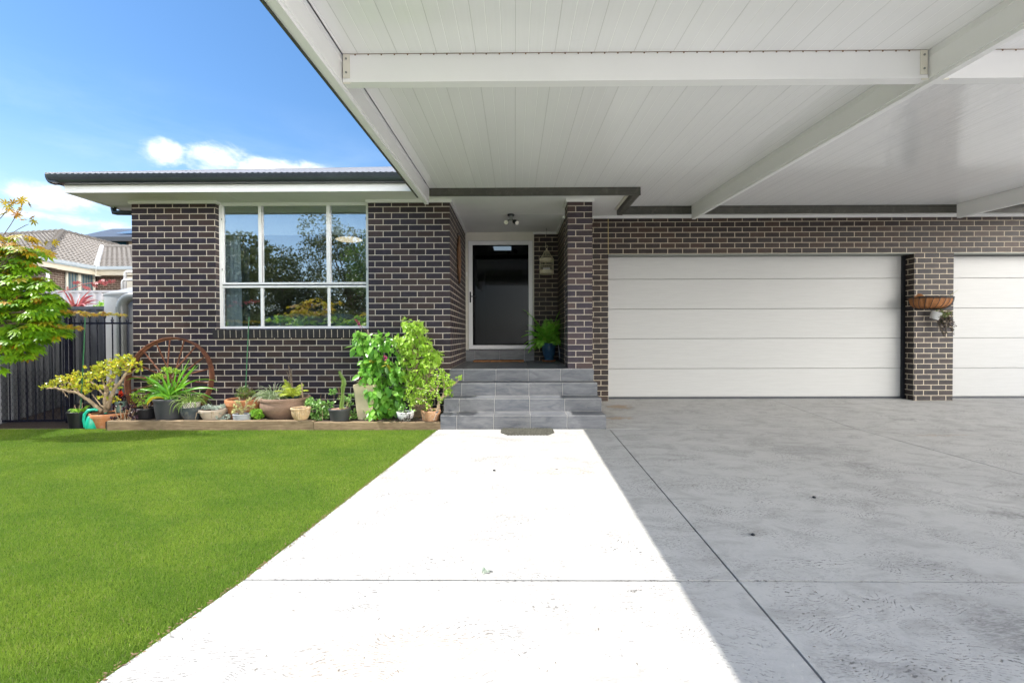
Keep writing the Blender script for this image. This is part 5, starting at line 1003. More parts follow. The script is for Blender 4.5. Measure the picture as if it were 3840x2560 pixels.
# birdcage
BX, BY = 1.505, 1.75; bz = at(2054, 1028, Y=BY)[2]; hz_ = .40; rc_ = .125; bc = thing('birdcage', 'cream wire birdcage with dome top hanging beside the front door', 'birdcage', (BX, BY, bz))
mb = MB()
for k in range(20):
    a = 2*PI*k/20; ca, sa = cos(a), sin(a); pts = [(BX+rc_*ca, BY+rc_*sa, bz+.02), (BX+rc_*ca, BY+rc_*sa, bz+.27)]
    for u in np.linspace(.15, 1, 6): rr = rc_*(1-u)**.75*(1-.25*math.sin(PI*u))+.012; pts.append((BX+rr*ca, BY+rr*sa, bz+.27+.17*u))
    mb.tube(pts, .0022, 5)
mb.build('bars', M['cage'], bc); mb = MB()
for zz, hh in ((.015, .05), (.235, .045)):
    mb.lathe([(rc_+.002, zz), (rc_+.005, zz+.003), (rc_+.005, zz+hh-.003), (rc_+.002, zz+hh), (rc_-.001, zz+hh), (rc_-.001, zz)], (BX, BY, bz), 36)
mb.lathe([(rc_+.003, .15), (rc_+.004, .156), (rc_, .158), (rc_-.001, .15)], (BX, BY, bz), 36); mb.build('bands', M['cage'], bc)
MB().lathe([(.001, 0), (rc_+.006, 0), (rc_+.008, .012), (rc_, .016), (.001, .016)], (BX, BY, bz), 36).build('base', M['cage'], bc, smooth=50)
mb = MB(); mb.lathe([(.012, .44), (.016, .45), (.010, .465), (.001, .47)], (BX, BY, bz), 14); rg = [(BX+.022*cos(a), BY, bz+.492+.028*sin(a)) for a in np.linspace(0, 2*PI, 17)]; mb.tube(rg, .003, 6); mb.build('finial', M['cage'], bc)
MB().tube([(BX, BY, bz+.52), (BX, BY, ZT-.05), (BX, BY, ZT-.002)], [.0018, .0018, .004], 6).build('chain', M['basket_metal'], bc)
tag(MB().bbox((BX-.065, BY-.03, bz+.018), (BX+.06, BY+.05, bz+.115), .006).build('white_box', M['white'], org=(BX, BY, bz)), 'small white box sitting inside the hanging birdcage', 'box')
# spotlight
PX, PY = at(1916, 818, Y=.80)[0], .80; sp2 = thing('spotlight', 'black twin spotlight fixed under the porch ceiling', 'light', (PX, PY, ZT-.06))
MB().lathe([(.001, -.001), (.055, -.001), (.058, -.012), (.050, -.028), (.001, -.03)], (PX, PY, ZT), 32).build('base', M['black'], sp2, smooth=50)
MB().lathe([(.026, -.0295), (.026, -.06), (.03, -.075), (.024, -.095), (.001, -.10)], (PX, PY, ZT), 24).build('sensor', M['grey_steel'], sp2, smooth=50)
for s, dd_ in ((-1, nz(V(-.15, -1, -.35))), (1, nz(V(.55, -.75, -.45)))):
    c = V(PX+s*.068, PY-.01, ZT-.125); hd = MB(); tip = c+dd_*.055; bk_ = c-dd_*.055; hd.tube([bk_, bk_+dd_*.02, c, tip], [.020, .032, .038, .041], 20, cap=True); h_ = hd.build('lamp_head', M['black'], sp2, smooth=50)
    MB().tube([tip+dd_*.0015, tip+dd_*.003], [.034, .034], 20).build('lens', M['chrome'], h_); MB().tube([(PX, PY, ZT-.06), bk_+dd_*.02], .010, 8).build('arm', M['black'], sp2)
# twig ornament on the left porch wall
oc = thing('wall_ornament', 'long brown woven twig ornament hanging on the porch side wall', 'wall decoration', (.02, 1.42, 1.55)); t0, b0 = at(1722, 882, X=.03), at(1724, 1063, X=.03); mb = MB()
for i in range(150):
    w = R_.uniform(-1, 1); a0 = R_.uniform(0, .15); b1 = R_.uniform(.75, 1); pts = []
    for u in np.linspace(a0, b1, 7): pts.append((.012+R_.uniform(0, .03), t0[1]+(b0[1]-t0[1])*u+w*.17*math.sin(PI*(u*.9+.05))+R_.uniform(-.012, .012), t0[2]+(b0[2]-t0[2])*u))
    mb.tube(pts, R_.uniform(.002, .005), 4)
mb.build('twigs', plain('warm_brown_twig', (.13, .062, .025), .6, .5, 30), oc); MB().tube([(.005, t0[1], t0[2]+.03), (.03, t0[1], t0[2]+.01)], .006, 6).build('hook', M['basket_metal'], oc)
# ------------------------------------------------------------------ wall basket on the garage pier
KX, KY, KZ = at(3508, 1112, Y=.80)[0]+.02, GY-.012, at(3508, 1114, Y=.85)[2]; kb = thing('wall_basket', 'half round iron wall basket with orange brown coir liner on the garage pier', 'wall planter', (KX, KY, KZ)); rx, ryy, hb = .355, .20, .19
def kbp(a, u, o=0): # a 0..pi around the front, u 0 top..1 bottom
    s = math.cos(u*PI/2*.92)**.55; return V(KX+(rx+o)*s*cos(a), KY-(ryy+o)*s*sin(a), KZ-(hb+o)*math.sin(u*PI/2))
mb = MB(); na, nu = 40, 10; mb.add([kbp(PI*i/na, j/nu, -.012+.006*math.sin(i*2.1)) for i in range(na+1) for j in range(nu+1)], [(i*(nu+1)+j, (i+1)*(nu+1)+j, (i+1)*(nu+1)+j+1, i*(nu+1)+j+1) for i in range(na) for j in range(nu)]); mb.build('liner', M['liner'], kb, smooth=True)
mb = MB(); vs = [kbp(PI*i/na, .02, -.02)+V(0, 0, -.02) for i in range(na+1)]; mb.add(vs, [tuple(range(na+1))]); mb.build('soil', M['soil'], kb)
mb = MB(); mb.tube([kbp(a, 0)+V(0, 0, 0) for a in np.linspace(0, PI, 33)], .011, 6); mb.tube([kbp(a, 0)+V(0, 0, -.02) for a in np.linspace(0, PI, 33)], .004, 6); mb.tube([(KX-rx, KY-.004, KZ), (KX+rx, KY-.004, KZ)], .008, 6); mb.build('rim', M['basket_metal'], kb)
mb = MB()
for k in range(11):
    a0 = PI*(k+.5)/11; mb.tube([kbp(a0+.22*u*(1 if k < 20 else -1), u, .002) for u in np.linspace(0, 1, 10)], .0045, 5)
mb.build('bars', M['basket_metal'], kb); tw = MB(); branch(tw, [(KX+.16, KY-.12, KZ-.02), (KX+.27, KY-.14, KZ+.07), (KX+.33, KY-.14, KZ+.105)], .004, .002, 5, .003); tw.build('dry_stalk', M['fern_stalk'] if 'fern_stalk' in M else plain('olive_stalk', (.30, .28, .10), .8), kb)
tw = MB(); tw.add([(KX-.34, KY-.10, KZ-.005), (KX-.22, KY-.16, KZ-.0), (KX-.25, KY-.15, KZ+.045), (KX-.29, KY-.13, KZ+.055)], [(0, 1, 2, 3)]); tw.build('liner_flap', M['liner'], kb)
wq = at(3513, 1180, Y=.82); wp2 = thing('white_wall_pot', 'small tilted white pot fixed below the wall basket', 'pot', (wq[0], .86, wq[2])); mb = MB(); mb.tube([wq+V(-.01, .04, -.065), wq+V(.015, .02, .02), wq+V(.022, .015, .045)], [.058, .072, .078], 26); mb.build('pot_body', M['pot_white'], wp2, smooth=50)
p = plant('trailing_plant', 'purple green vine trailing from the white pot on the garage pier', 'plant', (wq[0]+.05, .84, wq[2]+.05)); C3 = lambda u, v: at(3380+u/2.573, 930+v/2.573, Y=.82); mb = MB(); Pl = []
for i in range(46):
    u0 = R_.uniform(330, 470); v0 = 600+R_.uniform(-8, 25); L = R_.choice((90, 140, 200, 250, 275))*R_.uniform(.5, 1); u1 = u0+(430-u0)*.5+R_.uniform(-30, 75) if L > 100 else u0+R_.uniform(-60, 60); a, b = C3(u0, v0), C3(u1, v0+L); a[1] += R_.uniform(-.08, .05); b[1] = a[1]+R_.uniform(-.03, .03); m_ = (a+b)/2+V(R_.uniform(-.03, .03), 0, 0); mb.tube([a, m_, b], .0015, 4)
    for k in range(int(L/9)): f = R_.random(); q = (a*(1-f)**2+2*m_*f*(1-f)+b*f*f); Pl.append(q+NP.normal(size=3)*.006)
mb.build('stem', M['twig'], p); n = len(Pl); Pl = np.array(Pl); hi = Pl[:, 2] > C3(400, 660)[2]
cloud('foliage', L_['purple'], p, Pl[~hi], rdir((~hi).sum(), -.3), rdir((~hi).sum()), .024, .017, T_OVAL); cloud('foliage', L_['rose'], p, Pl[hi], rdir(hi.sum(), -.2), rdir(hi.sum()), .026, .019, T_OVAL)
# ------------------------------------------------------------------ small things lying on the ground
for k, (u, v, s, lab) in enumerate(((1820, 2141, .022, 'small green succulent rosette lying on the path'),)):
    c = at(u, v, Z=ZG+.006); p = plant('fallen_succulent', lab, 'succulent', c); clumps(np.array([c, c, c])+V(0, 0, .004), 8, s, s*.9, T_ROUND, 'leaves', L_['succ_grey'], p, .3, .002)
for k, (u, v, lab) in enumerate(((3053, 1866, 'dark pebble nearest the garage door on the driveway'), (2824, 2007, 'dark pebble in the middle of the shaded driveway'), (1853, 1765, 'tiny dark pebble on the sunny path'))):
    c = at(u, v, Z=ZG); tag(MB().lathe([(.001, 0), (.010, .001), (.012, .007), (.006, .012), (.001, .013)], c+V(0, 0, .001), 10, sx=1.1).build('pebble', M['black'], org=c, smooth=True), lab, 'pebble')
db = []; 
for i in range(90): db.append(at(R_.uniform(900, 3840), 1620+R_.random()**1.5*900, Z=ZG+.0025))
db = np.array([q for q in db if q[0] > -.3]); n = len(db); tag(cloud('driveway_debris', plain('dry_brown_debris', (.13, .095, .06), .9), None, db, NP.normal(size=(n, 3))*[1, 1, .05], rdir(n, 5), NP.uniform(.004, .018, n), .004, T_OVAL, org=(2, -3, ZG)), 'tiny dry leaf and twig debris scattered over the concrete', 'debris', kind='stuff')

m = 900; yy = NP.uniform(-6.2, -1.0, m)**1; xx = np.interp(-yy, [.83, .946, 4.356, 5.008, 9], [-.03, -.058, -.383, -.489, -.785])+NP.normal(size=m)*.008+.004
tag(cloud('edge_litter', plain('dry_grass_clippings', (.20, .13, .07), .9, .3, 30), None, np.stack([xx, yy, np.full(m, ZG+.003)], 1), NP.normal(size=(m, 3))*[1, 1, .1], rdir(m, 4), NP.uniform(.006, .022, m), .006, T_OVAL, org=(-.3, -3, ZG)), 'dry brown clippings along the lawn edge of the path', 'debris', kind='stuff')
# ================================================================== SIDE YARD: iron fence, steel fences, tank
FY = -.05
def fence_panel(name, label, u0, u1, n, v_rail, v_bot, wire, Y0, Y1, finial=True):
    a, b = at(u0, v_rail, Y=Y0), at(u1, v_rail, Y=Y1); t_ = thing(name, label, 'gate' if 'gate' in name else 'fence', (a+b)/2*V(1, 1, 0)+V(0, 0, -.75)); zt_ = (a[2]+b[2])/2; zb_ = -.715
    L = lambda f, z, dy=0: V(a[0]+(b[0]-a[0])*f, a[1]+(b[1]-a[1])*f+dy, z)
    def rail(z): mb = MB(); p, q = L(0, z), L(1, z); mb.add([(p[0], p[1]-.014, z-.013), (q[0], q[1]-.014, z-.013), (q[0], q[1]+.014, z-.013), (p[0], p[1]+.014, z-.013), (p[0], p[1]-.014, z+.013), (q[0], q[1]-.014, z+.013), (q[0], q[1]+.014, z+.013), (p[0], p[1]+.014, z+.013)], [(0,3,2,1),(4,5,6,7),(0,1,5,4),(1,2,6,5),(2,3,7,6),(3,0,4,7)]); mb.build('rail', M['iron_black'], t_)
    rail(zt_); rail(zb_)
    for i in range(n):
        f = (i+.5)/n; tall = .105 if i % 2 == 0 else .045; mb = MB(); p = L(f, 0); mb.tube([(p[0], p[1], zb_+.0135), (p[0], p[1], zt_+(tall if finial else 0))], .0085, 8); o = mb.build('bar', M['iron_black'], t_)
        if finial: MB().lathe([(.009, 0), (.016, .004), (.016, .010), (.010, .014), (.018, .022), (.020, .034), (.012, .046), (.007, .052), (.012, .058), (.006, .072), (.001, .085)], (p[0], p[1], zt_+tall-.035), 10).build('finial', M['iron_black'], o, smooth=True)
    if wire:
        mb = MB(); cw = .072; ch = .075; zw = at(120, 1100+715/2.45, Y=FY)[2]; z = zb_+.01; r_ = 0; W = abs(b[0]-a[0])
        while z < zw:
            x = 0 if r_ % 2 else cw/2
            while x < W:
                f0 = x/W; f1 = min(1, (x+cw/2)/W); fm = max(0, (x-cw/2)/W); p0, p1, p2 = L(f0, z-.0, -.022), L(f1, z+ch*.35, -.022), L(fm, z+ch*.35, -.022); mb.tube([p0, p1], .0016, 3, cap=False).tube([p0, p2], .0016, 3, cap=False); mb.tube([p1, p1+V(0, 0, ch*.3)], .0022, 3, cap=False); x += cw
            z += ch*.65; r_ += 1
        tag(mb.build('wire_mesh', M['iron_black'], t_))
    return t_
fence_panel('iron_fence', 'black iron spear-topped fence panel attached to the left house corner', 266, 492, 8, 1212, 1580, False, FY, FY)
fence_panel('iron_gate', 'black iron garden gate with chicken wire on its lower half', -180, 242, 13, 1217, 1585, True, FY-.12, FY)
pp = at(257, 1300, Y=FY); tag(MB().bbox((pp[0]-.032, FY-.032, -.79), (pp[0]+.032, FY+.032, at(257, 1168, Y=FY)[2]), .004).build('fence_post', M['iron_black'], org=(pp[0], FY, -.75)), 'thick black square post between the iron gate and fence panel', 'post')
tag(MB().bbox((pp[0]-.062, FY-.028, -.70), (pp[0]-.034, FY+.028, .66), .004).build('gate_post', M['iron_black'], org=(pp[0]-.05, FY, -.7)), 'slim black upright beside the thick post carrying the gate', 'post')
def sheet_fence(name, label, pts, z0, z1, mat, per=.19, dep=.034, posts=(), cap=True):
    t_ = thing(name, label, 'fence', V(*((np.array(pts[0])+np.array(pts[-1]))/2), z0)); 
    for (a, b) in zip(pts[:-1], pts[1:]):
        a, b = np.array(a, float), np.array(b, float); L = np.linalg.norm(b-a); d = (b-a)/L; nrm = V(d[1], -d[0]); s = 0; pr = []
        while s < L:
            for q, o in ((0, 0), (.30, 0), (.42, 1), (.80, 1), (.92, 0)):
                ss = s+q*per
                if ss <= L: pr.append((ss, o*dep))
            s += per
        mb = MB(); vs = []
        for ss, o in pr: p = a+d*ss+nrm*o; vs += [(p[0], p[1], z0), (p[0], p[1], z1)]
        mb.add(vs, [(2*i, 2*i+2, 2*i+3, 2*i+1) for i in range(len(pr)-1)]); mb.build('sheet', mat, t_)
        if cap:
            p0, p1 = a-nrm*.012, b-nrm*.012; q0, q1 = a+nrm*(dep+.012), b+nrm*(dep+.012)
            for zz, h in ((z1-.02, .055), (z0-.02, .06)):
                mb = MB(); mb.add([(*p0, zz), (*p1, zz), (*q1, zz), (*q0, zz), (*p0, zz+h), (*p1, zz+h), (*q1, zz+h), (*q0, zz+h)], [(0,3,2,1),(4,5,6,7),(0,1,5,4),(1,2,6,5),(2,3,7,6),(3,0,4,7)]); mb.build('rail', mat, t_)
    for (px_, py_) in posts: MB().bbox((px_-.03, py_-.05, z0), (px_+.03, py_-.012, z1+.03), .003).build('post', mat, t_)
    return t_
sheet_fence('steel_fence', 'dark grey corrugated steel fence behind the iron gate', [(-6.0, -1.5), (-6.45, .10), (-7.30, 1.82), (-4.62, 1.86)], -.79, 1.0, M['fence_dark'], posts=((-6.45, .13), (-7.28, 1.84), (-6.1, -1.2)))
pa = at(415, 1092, Y=8.)[0]; sheet_fence('steel_fence', 'pale grey corrugated steel fence of the neighbouring house', [(-15, 8.), (-5, 8.)], -.75, 1.93, M['fence_light'], .25, .04, posts=((pa, 8.0),))
# mulch strip edge board and stones inside the fence
tag(MB().bbox((-6.1, -.66, -.79), (-4.7, -.60, -.72), .006).build('edging_board', M['sleeper'], org=(-5.4, -.63, -.75)), 'low timber board under the iron gate', 'edging board')
TX, TY_ = -5.36, 1.30; tk = thing('water_tank', 'round pale grey water tank with conical lid beside the house', 'water tank', (TX, TY_, -.75)); tz = at(426, 1112, Y=TY_)[2]
prf = [(.58, 0)]
prf += [(.60, .01), (.60, tz+.75)]
MB().lathe(prf, (TX, TY_, -.75), 56).build('body', M['tank'], tk, smooth=50); MB().lathe([(.612, -.02), (.612, .01), (.20, .155), (.16, .19), (.001, .19)], (TX, TY_, tz), 56).build('lid', M['tank'], tk, smooth=50)
for k, (u, v, du, lab) in enumerate(((1043, 620, 30, 'taller bent white pipe rising behind the water tank'), (1020, 690, 60, 'shorter bent white pipe rising in front of the taller one'))):
    q = lambda uu, vv, Y=3.2-k*.5: at(uu/2.24, 740+vv/2.24, Y=Y); a = q(u+8, 900); w_ = MB().tube([a, q(u+8, v+28), q(u+12, v+12), q(u+24, v+4), q(u+150, v+4)], .028-.004*k, 12); tag(w_.build('white_pipe', M['white'], org=a, smooth=True), lab, 'pipe')
# red cordyline behind the dark fence
cc = at(283, 1158, Y=2.6); p = plant('cordyline', 'red strap-leaved cordyline showing over the dark steel fence', 'plant', (cc[0], 2.6, -.75)); mb = MB(); branch(mb, [(cc[0], 2.6, -.75), cc+V(0, 0, -.02)], .03, .025, 8, .01); mb.build('stem', M['bark'], p)
straps('leaves', L_['red'], p, cc+V(0, 0, -.05), 46, (.30, .55), (.03, .05), (.1, 1.35), (.5, 1.8), .03, nseg=8)
P, d = in_ell(40, px_ell([(393, 1146, 18, 8), (420, 1150, 10, 22)], 4.5, .3)); p = plant('leafy_bush', 'small green bush top showing above the dark fence by the tank', 'bush', (P[0][0], 4.5, -.75)); clumps(P, 5, .07, .04, T_OVAL, 'foliage', L_['green_pale'], p, .4, .03); mb = MB(); mb.tube([(P[0][0], 4.5, -.75), (P[0][0], 4.5, P[0][2])], .02, 6); mb.build('stem', M['bark'], p)
# ================================================================== NEIGHBOURS
N1 = thing('tiled_house', 'brown brick neighbour house with pale concrete tile roof', 'house', (-16, 12, -.75))
z1f = lambda u, v: (u/2.45, 600+v/2.45)
Ag = at(*z1f(390, 895), Y=9.5); zg = Ag[2]
def onz(u, v): return at(*z1f(u, v), Z=zg)
Vg = onz(882, 985); Rg = onz(1300, 985); Lg = onz(225, 903); Lg = Ag+(Lg-Ag)/np.linalg.norm((Lg-Ag)[:2])*9; Rg = V(Vg[0]+7, Vg[1], zg)
def tile_roof(mb, poly, o, ud, vd, sp=.27, wv=.22):
    """real tile courses laid over a planar polygon: o corner, ud along the eave, vd up the slope"""
    o = np.array(o, float); ud = nz(ud); vd = nz(vd); nn_ = nz(np.cross(ud, vd)); nn_ = nn_ if nn_[2] > 0 else -nn_
    q = [((np.array(p)-o)@ud, (np.array(p)-o)@vd) for p in poly]; vm = max(b for a, b in q); j = 0
    def span(v):
        xs = []
        for (a, b), (c, d) in zip(q, q[1:]+q[:1]):
            if (b-v)*(d-v) < 0: xs.append(a+(c-a)*(v-b)/(d-b))
        return (min(xs), max(xs)) if len(xs) > 1 else None
    while j*sp < vm:
        v0, v1 = j*sp, min((j+1)*sp, vm); s0, s1 = span(v0+.01), span(max(v0+.012, v1-.01))
        if s0 and s1:
            l, r_ = min(s0[0], s1[0]), max(s0[1], s1[1]); k = max(1, int((r_-l)/(wv/6))); vs = []
            for i in range(k+1):
                u = l+(r_-l)*i/k; ww = .028*math.cos(2*PI*u/wv)
                for v, lift, s_ in ((v0, .0, s0), (v0, .055, s0), (v1, .008, s1)):
                    uu = min(max(u, s_[0]), s_[1]); p = o+ud*uu+vd*v+nn_*(lift+(ww if lift > .0 else ww-.015)); vs.append(p)
            fs = []
            for i in range(k): fs += [(3*i, 3*i+3, 3*i+4, 3*i+1), (3*i+1, 3*i+4, 3*i+5, 3*i+2)]
            mb.add(vs, fs)
        j += 1
    return mb
pit = math.tan(math.radians(22.5)); lift = V(0, 0, .06)
ea = nz((Vg-Ag)); inw = nz(V(-ea[1], ea[0], 0)); 
if inw[0] > 0: inw = -inw
B = at(*z1f(572, 662), Y=Ag[1]+5.0); B2 = at(*z1f(1100, 796), Y=Vg[1]+3.2); V2 = at(*z1f(935, 806), Y=Vg[1]+2.3)
mb = MB()
nrm = nz(np.cross(Vg-Ag, B-Ag)); nrm = nrm if nrm[2] > 0 else -nrm; vd = np.cross(nrm, ea); vd = vd if vd[2] > 0 else -vd
# push B2, V2 onto the side roof plane
def onplane(u, v, o, n_):
    w_ = at(*z1f(u, v), Y=30.)-CAM; t_ = ((o-CAM)@n_)/(w_@n_); return CAM+w_*t_
B2 = onplane(1100, 796, Ag, nrm); V2 = onplane(935, 806, Ag, nrm)
tile_roof(mb, [Ag, Vg, V2, B2, B], Ag, ea, vd); 
el_ = nz(Lg-Ag); RL = B+el_*6+V(0, 0, 0); n2 = nz(np.cross(el_, B-Ag)); n2 = n2 if n2[2] > 0 else -n2; v2 = np.cross(n2, el_); v2 = v2 if v2[2] > 0 else -v2
tile_roof(mb, [Ag, Lg, Lg+(B-Ag)+el_*-3, B], Ag, el_, v2)
n3_ = nz(np.cross(Rg-Vg, V2-Vg)); n3_ = n3_ if n3_[2] > 0 else -n3_; v3 = np.cross(n3_, nz(Rg-Vg)); v3 = v3 if v3[2] > 0 else -v3
tile_roof(mb, [Vg, Rg, V2+nz(Rg-Vg)*6, V2], Vg, nz(Rg-Vg), v3)
mb.build('roof', M['roof_tile'], N1)
# shell under the tiles so that no light comes through
sh = MB(); dn_ = V(0, 0, -.10); sh.quad(Ag+dn_, Vg+dn_, V2+dn_, B2+dn_, B+dn_).quad(Ag+dn_, B+dn_, Lg+(B-Ag)+el_*-3+dn_, Lg+dn_).quad(Vg+dn_, Rg+dn_, V2+nz(Rg-Vg)*6+dn_, V2+dn_); sh.build('roof_deck', M['fence_dark'], N1)
def ridge(a, b, r=.10):
    mb = MB(); a, b = np.array(a), np.array(b); L = np.linalg.norm(b-a); n = max(2, int(L/.33)); d = (b-a)/L
    for i in range(n): p = a+d*L*i/n; q = a+d*L*(i+1.12)/n; mb.tube([p+V(0, 0, .05), q+V(0, 0, .03)], [r*1.12, r*.92], 8)
    return mb
ridge(Ag, B).build('ridge_tiles', M['tile_ridge'], N1); ridge(B, B2).build('ridge_tiles', M['tile_ridge'], N1); ridge(B, B+el_*4).build('ridge_tiles', M['tile_ridge'], N1); ridge(V2, V2+nz(Rg-Vg)*5, .09).build('ridge_tiles', M['tile_ridge'], N1); 
MB().tube([V2+V(.03, -.02, .05), Vg+V(.03, -.02, .05)], .10, 6).build('valley', M['white'], N1)
def eave(a, b, out):
    a, b = np.array(a), np.array(b); mb = MB(); o = np.array(out)*.11
    mb.add([a+o+V(0, 0, -.10), b+o+V(0, 0, -.10), b+o+V(0, 0, .02), a+o+V(0, 0, .02), a+V(0, 0, -.10), b+V(0, 0, -.10), b+V(0, 0, .0), a+V(0, 0, .0)], [(0, 1, 2, 3), (4, 7, 6, 5), (0, 4, 5, 1), (3, 2, 6, 7), (0, 3, 7, 4), (1, 5, 6, 2)]); return mb
outA = -inw; outL = nz(V(el_[1], -el_[0], 0)); outL = outL if outL[1] < 0 else -outL; outR = V(0, -1, 0)
mg = plain('pale_blue_grey_gutter', (.42, .47, .50), .4, .06, 3)
for a, b, o in ((Ag, Vg, outA), (Ag, Lg, outL), (Vg, Rg, outR)):
    eave(a, b, o).build('gutter', mg, N1)
    m2 = MB(); a2, b2 = a-o*.02, b-o*.02; m2.add([a2+V(0, 0, -.32), b2+V(0, 0, -.32), b2+V(0, 0, -.11), a2+V(0, 0, -.11), a2-o*.45+V(0, 0, -.32), b2-o*.45+V(0, 0, -.32)], [(0, 1, 2, 3), (0, 4, 5, 1)]); m2.build('fascia', M['cream_wall'], N1)
wv_ = lambda P, o: P-o*.50
Wa = Ag-outA*.5-outL*.5; Wv = Vg-outA*.5-outR*.5; We = V(at(*z1f(1120, 1100), Y=Wv[1])[0], Wv[1], zg)
zw0, zw1 = -.75, zg-.30
def wallq(a, b, th, mat, name='wall'):
    a, b = np.array(a), np.array(b); d = nz(b-a); n_ = V(-d[1], d[0], 0)*th; mb = MB(); mb.add([(a[0], a[1], zw0), (b[0], b[1], zw0), (b[0]+n_[0], b[1]+n_[1], zw0), (a[0]+n_[0], a[1]+n_[1], zw0), (a[0], a[1], zw1), (b[0], b[1], zw1), (b[0]+n_[0], b[1]+n_[1], zw1), (a[0]+n_[0], a[1]+n_[1], zw1)], [(0,3,2,1),(4,5,6,7),(0,1,5,4),(1,2,6,5),(2,3,7,6),(3,0,4,7)]); return mb.build(name, mat, N1)
wallq(Wa, Wv, .2, M['brick_far']); wallq(Wa+el_*9, Wa+V(-.02, 0, 0), .2, M['brick_far']); wallq(Wv+V(.002, 0, 0), We, .2, M['brick_far']); wallq(We+V(.01, .6, 0), We+V(6, .6, 0), .2, M['cream_wall'])
# window on the side wall
def wonwall(u, v):
    n_ = V(ea[1], -ea[0], 0); w_ = at(*z1f(u, v), Y=30.)-CAM; return CAM+w_*(((Wa-CAM)@n_)/(w_@n_))
p0, p1, pm_ = wonwall(598, 1100), wonwall(862, 1100), wonwall(722, 1100); ztw, zbw = wonwall(700, 1000)[2], wonwall(700, 1206)[2]-.3; oo = -inw
def wbox(a, b, z0, z1, d0, d1):
    a, b = np.array(a), np.array(b); q = [a+oo*d0, b+oo*d0, b+oo*d1, a+oo*d1]; mb = MB(); mb.add([(x[0], x[1], z0) for x in q]+[(x[0], x[1], z1) for x in q], [(0,3,2,1),(4,5,6,7),(0,1,5,4),(1,2,6,5),(2,3,7,6),(3,0,4,7)]); return mb
w1 = wbox(p0, p1, zbw, ztw, .005, .012).build('window', M['far_glass'], N1); fr_ = MB()
for a, b, z0, z1 in ((p0, p0+ea*.06, zbw, ztw), (p1-ea*.06, p1, zbw, ztw), (pm_-ea*.05, pm_+ea*.05, zbw, ztw), (p0+ea*.061, pm_-ea*.051, ztw-.05, ztw), (pm_+ea*.051, p1-ea*.061, ztw-.05, ztw)): q = wbox(a, b, z0, z1, .013, .06); fr_.add(q.v, q.f)
fr_.build('frame', M['cream'], w1); bl_ = MB(); L = np.linalg.norm(p1-p0); s = .08
while s < L-.1: q = wbox(p0+ea*s, p0+ea*(s+.085), zbw, ztw-.06, .0125, .018); bl_.add(q.v, q.f); s += .125
bl_.build('blind', M['vblind'], w1)
dpx = Ag-outL*.42-outA*.30; MB().tube([dpx+V(0, 0, -.2)+outL*.35, dpx+V(0, 0, -.42), dpx+V(0, 0, -2.9)], .055, 8).build('downpipe', M['white'], N1)
# two-storey house behind
N2 = thing('two_storey_house', 'cream two storey house with dark roof beyond the tiled house', 'house', (-26, 32, -.75)); Y2 = 26.
q = lambda u, v, Y=Y2: at(*z1f(u, v), Y=Y)
zt2 = q(1100, 710)[2]; xl = q(820, 710)[0]; MB().box((xl, Y2, -.75), (xl+14, Y2+8, zt2)).build('wall', M['cream_wall'], N2)
a, b = q(1010, 722), q(1170, 792); wn = MB().box((a[0], Y2-.03, b[2]), (b[0], Y2-.005, a[2])).build('window', M['far_glass'], N2); f_ = MB(); fw_ = .11
f_.box((a[0]-fw_, Y2-.08, b[2]-fw_), (a[0], Y2-.004, a[2]+fw_)).box((b[0], Y2-.08, b[2]-fw_), (b[0]+fw_, Y2-.004, a[2]+fw_)).box((a[0]+.001, Y2-.079, a[2]+.001), (b[0]-.001, Y2-.004, a[2]+fw_)).box((a[0]+.001, Y2-.079, b[2]-fw_), (b[0]-.001, Y2-.004, b[2]-.001)); f_.build('frame', M['roof_dark'], wn)
e0_, e1_ = q(655, 672, Y2-.7), q(1500, 712, Y2-.7); e0_ = V(e0_[0], Y2-.7, q(820, 712, Y2-.7)[2]); rl = MB(); zb2 = e0_[2]; ap = q(1035, 632, Y2+4.2)
rl.add([(e0_[0], Y2-.7, zb2), (e0_[0]+18, Y2-.7, zb2), (e0_[0]+18, Y2+9, zb2), (e0_[0], Y2+9, zb2), tuple(ap), (e0_[0]+14, Y2+4.2, ap[2])], [(0, 1, 5, 4), (0, 4, 3), (3, 4, 5, 2), (1, 2, 5), (0, 3, 2, 1)]); rl.build('roof', M['roof_dark'], N2)
MB().box((e0_[0]-.05, Y2-.85, zb2-.28), (e0_[0]+18, Y2-.701, zb2+.02)).build('gutter', M['roof_dark'], N2); s0 = q(1095, 660, Y2+1); s1 = q(1300, 660, Y2+1)
sl_ = (ap[2]-zb2)/(4.9); MB().add([(s0[0], Y2+.6, zb2+sl_*1.3+.12), (s0[0]+3, Y2+.6, zb2+sl_*1.3+.12), (s0[0]+3.3, Y2+2.4, zb2+sl_*3.1+.22), (s0[0]+.5, Y2+2.4, zb2+sl_*3.1+.22)], [(0, 1, 2, 3)]).build('solar_panel', M['solar'], N2)
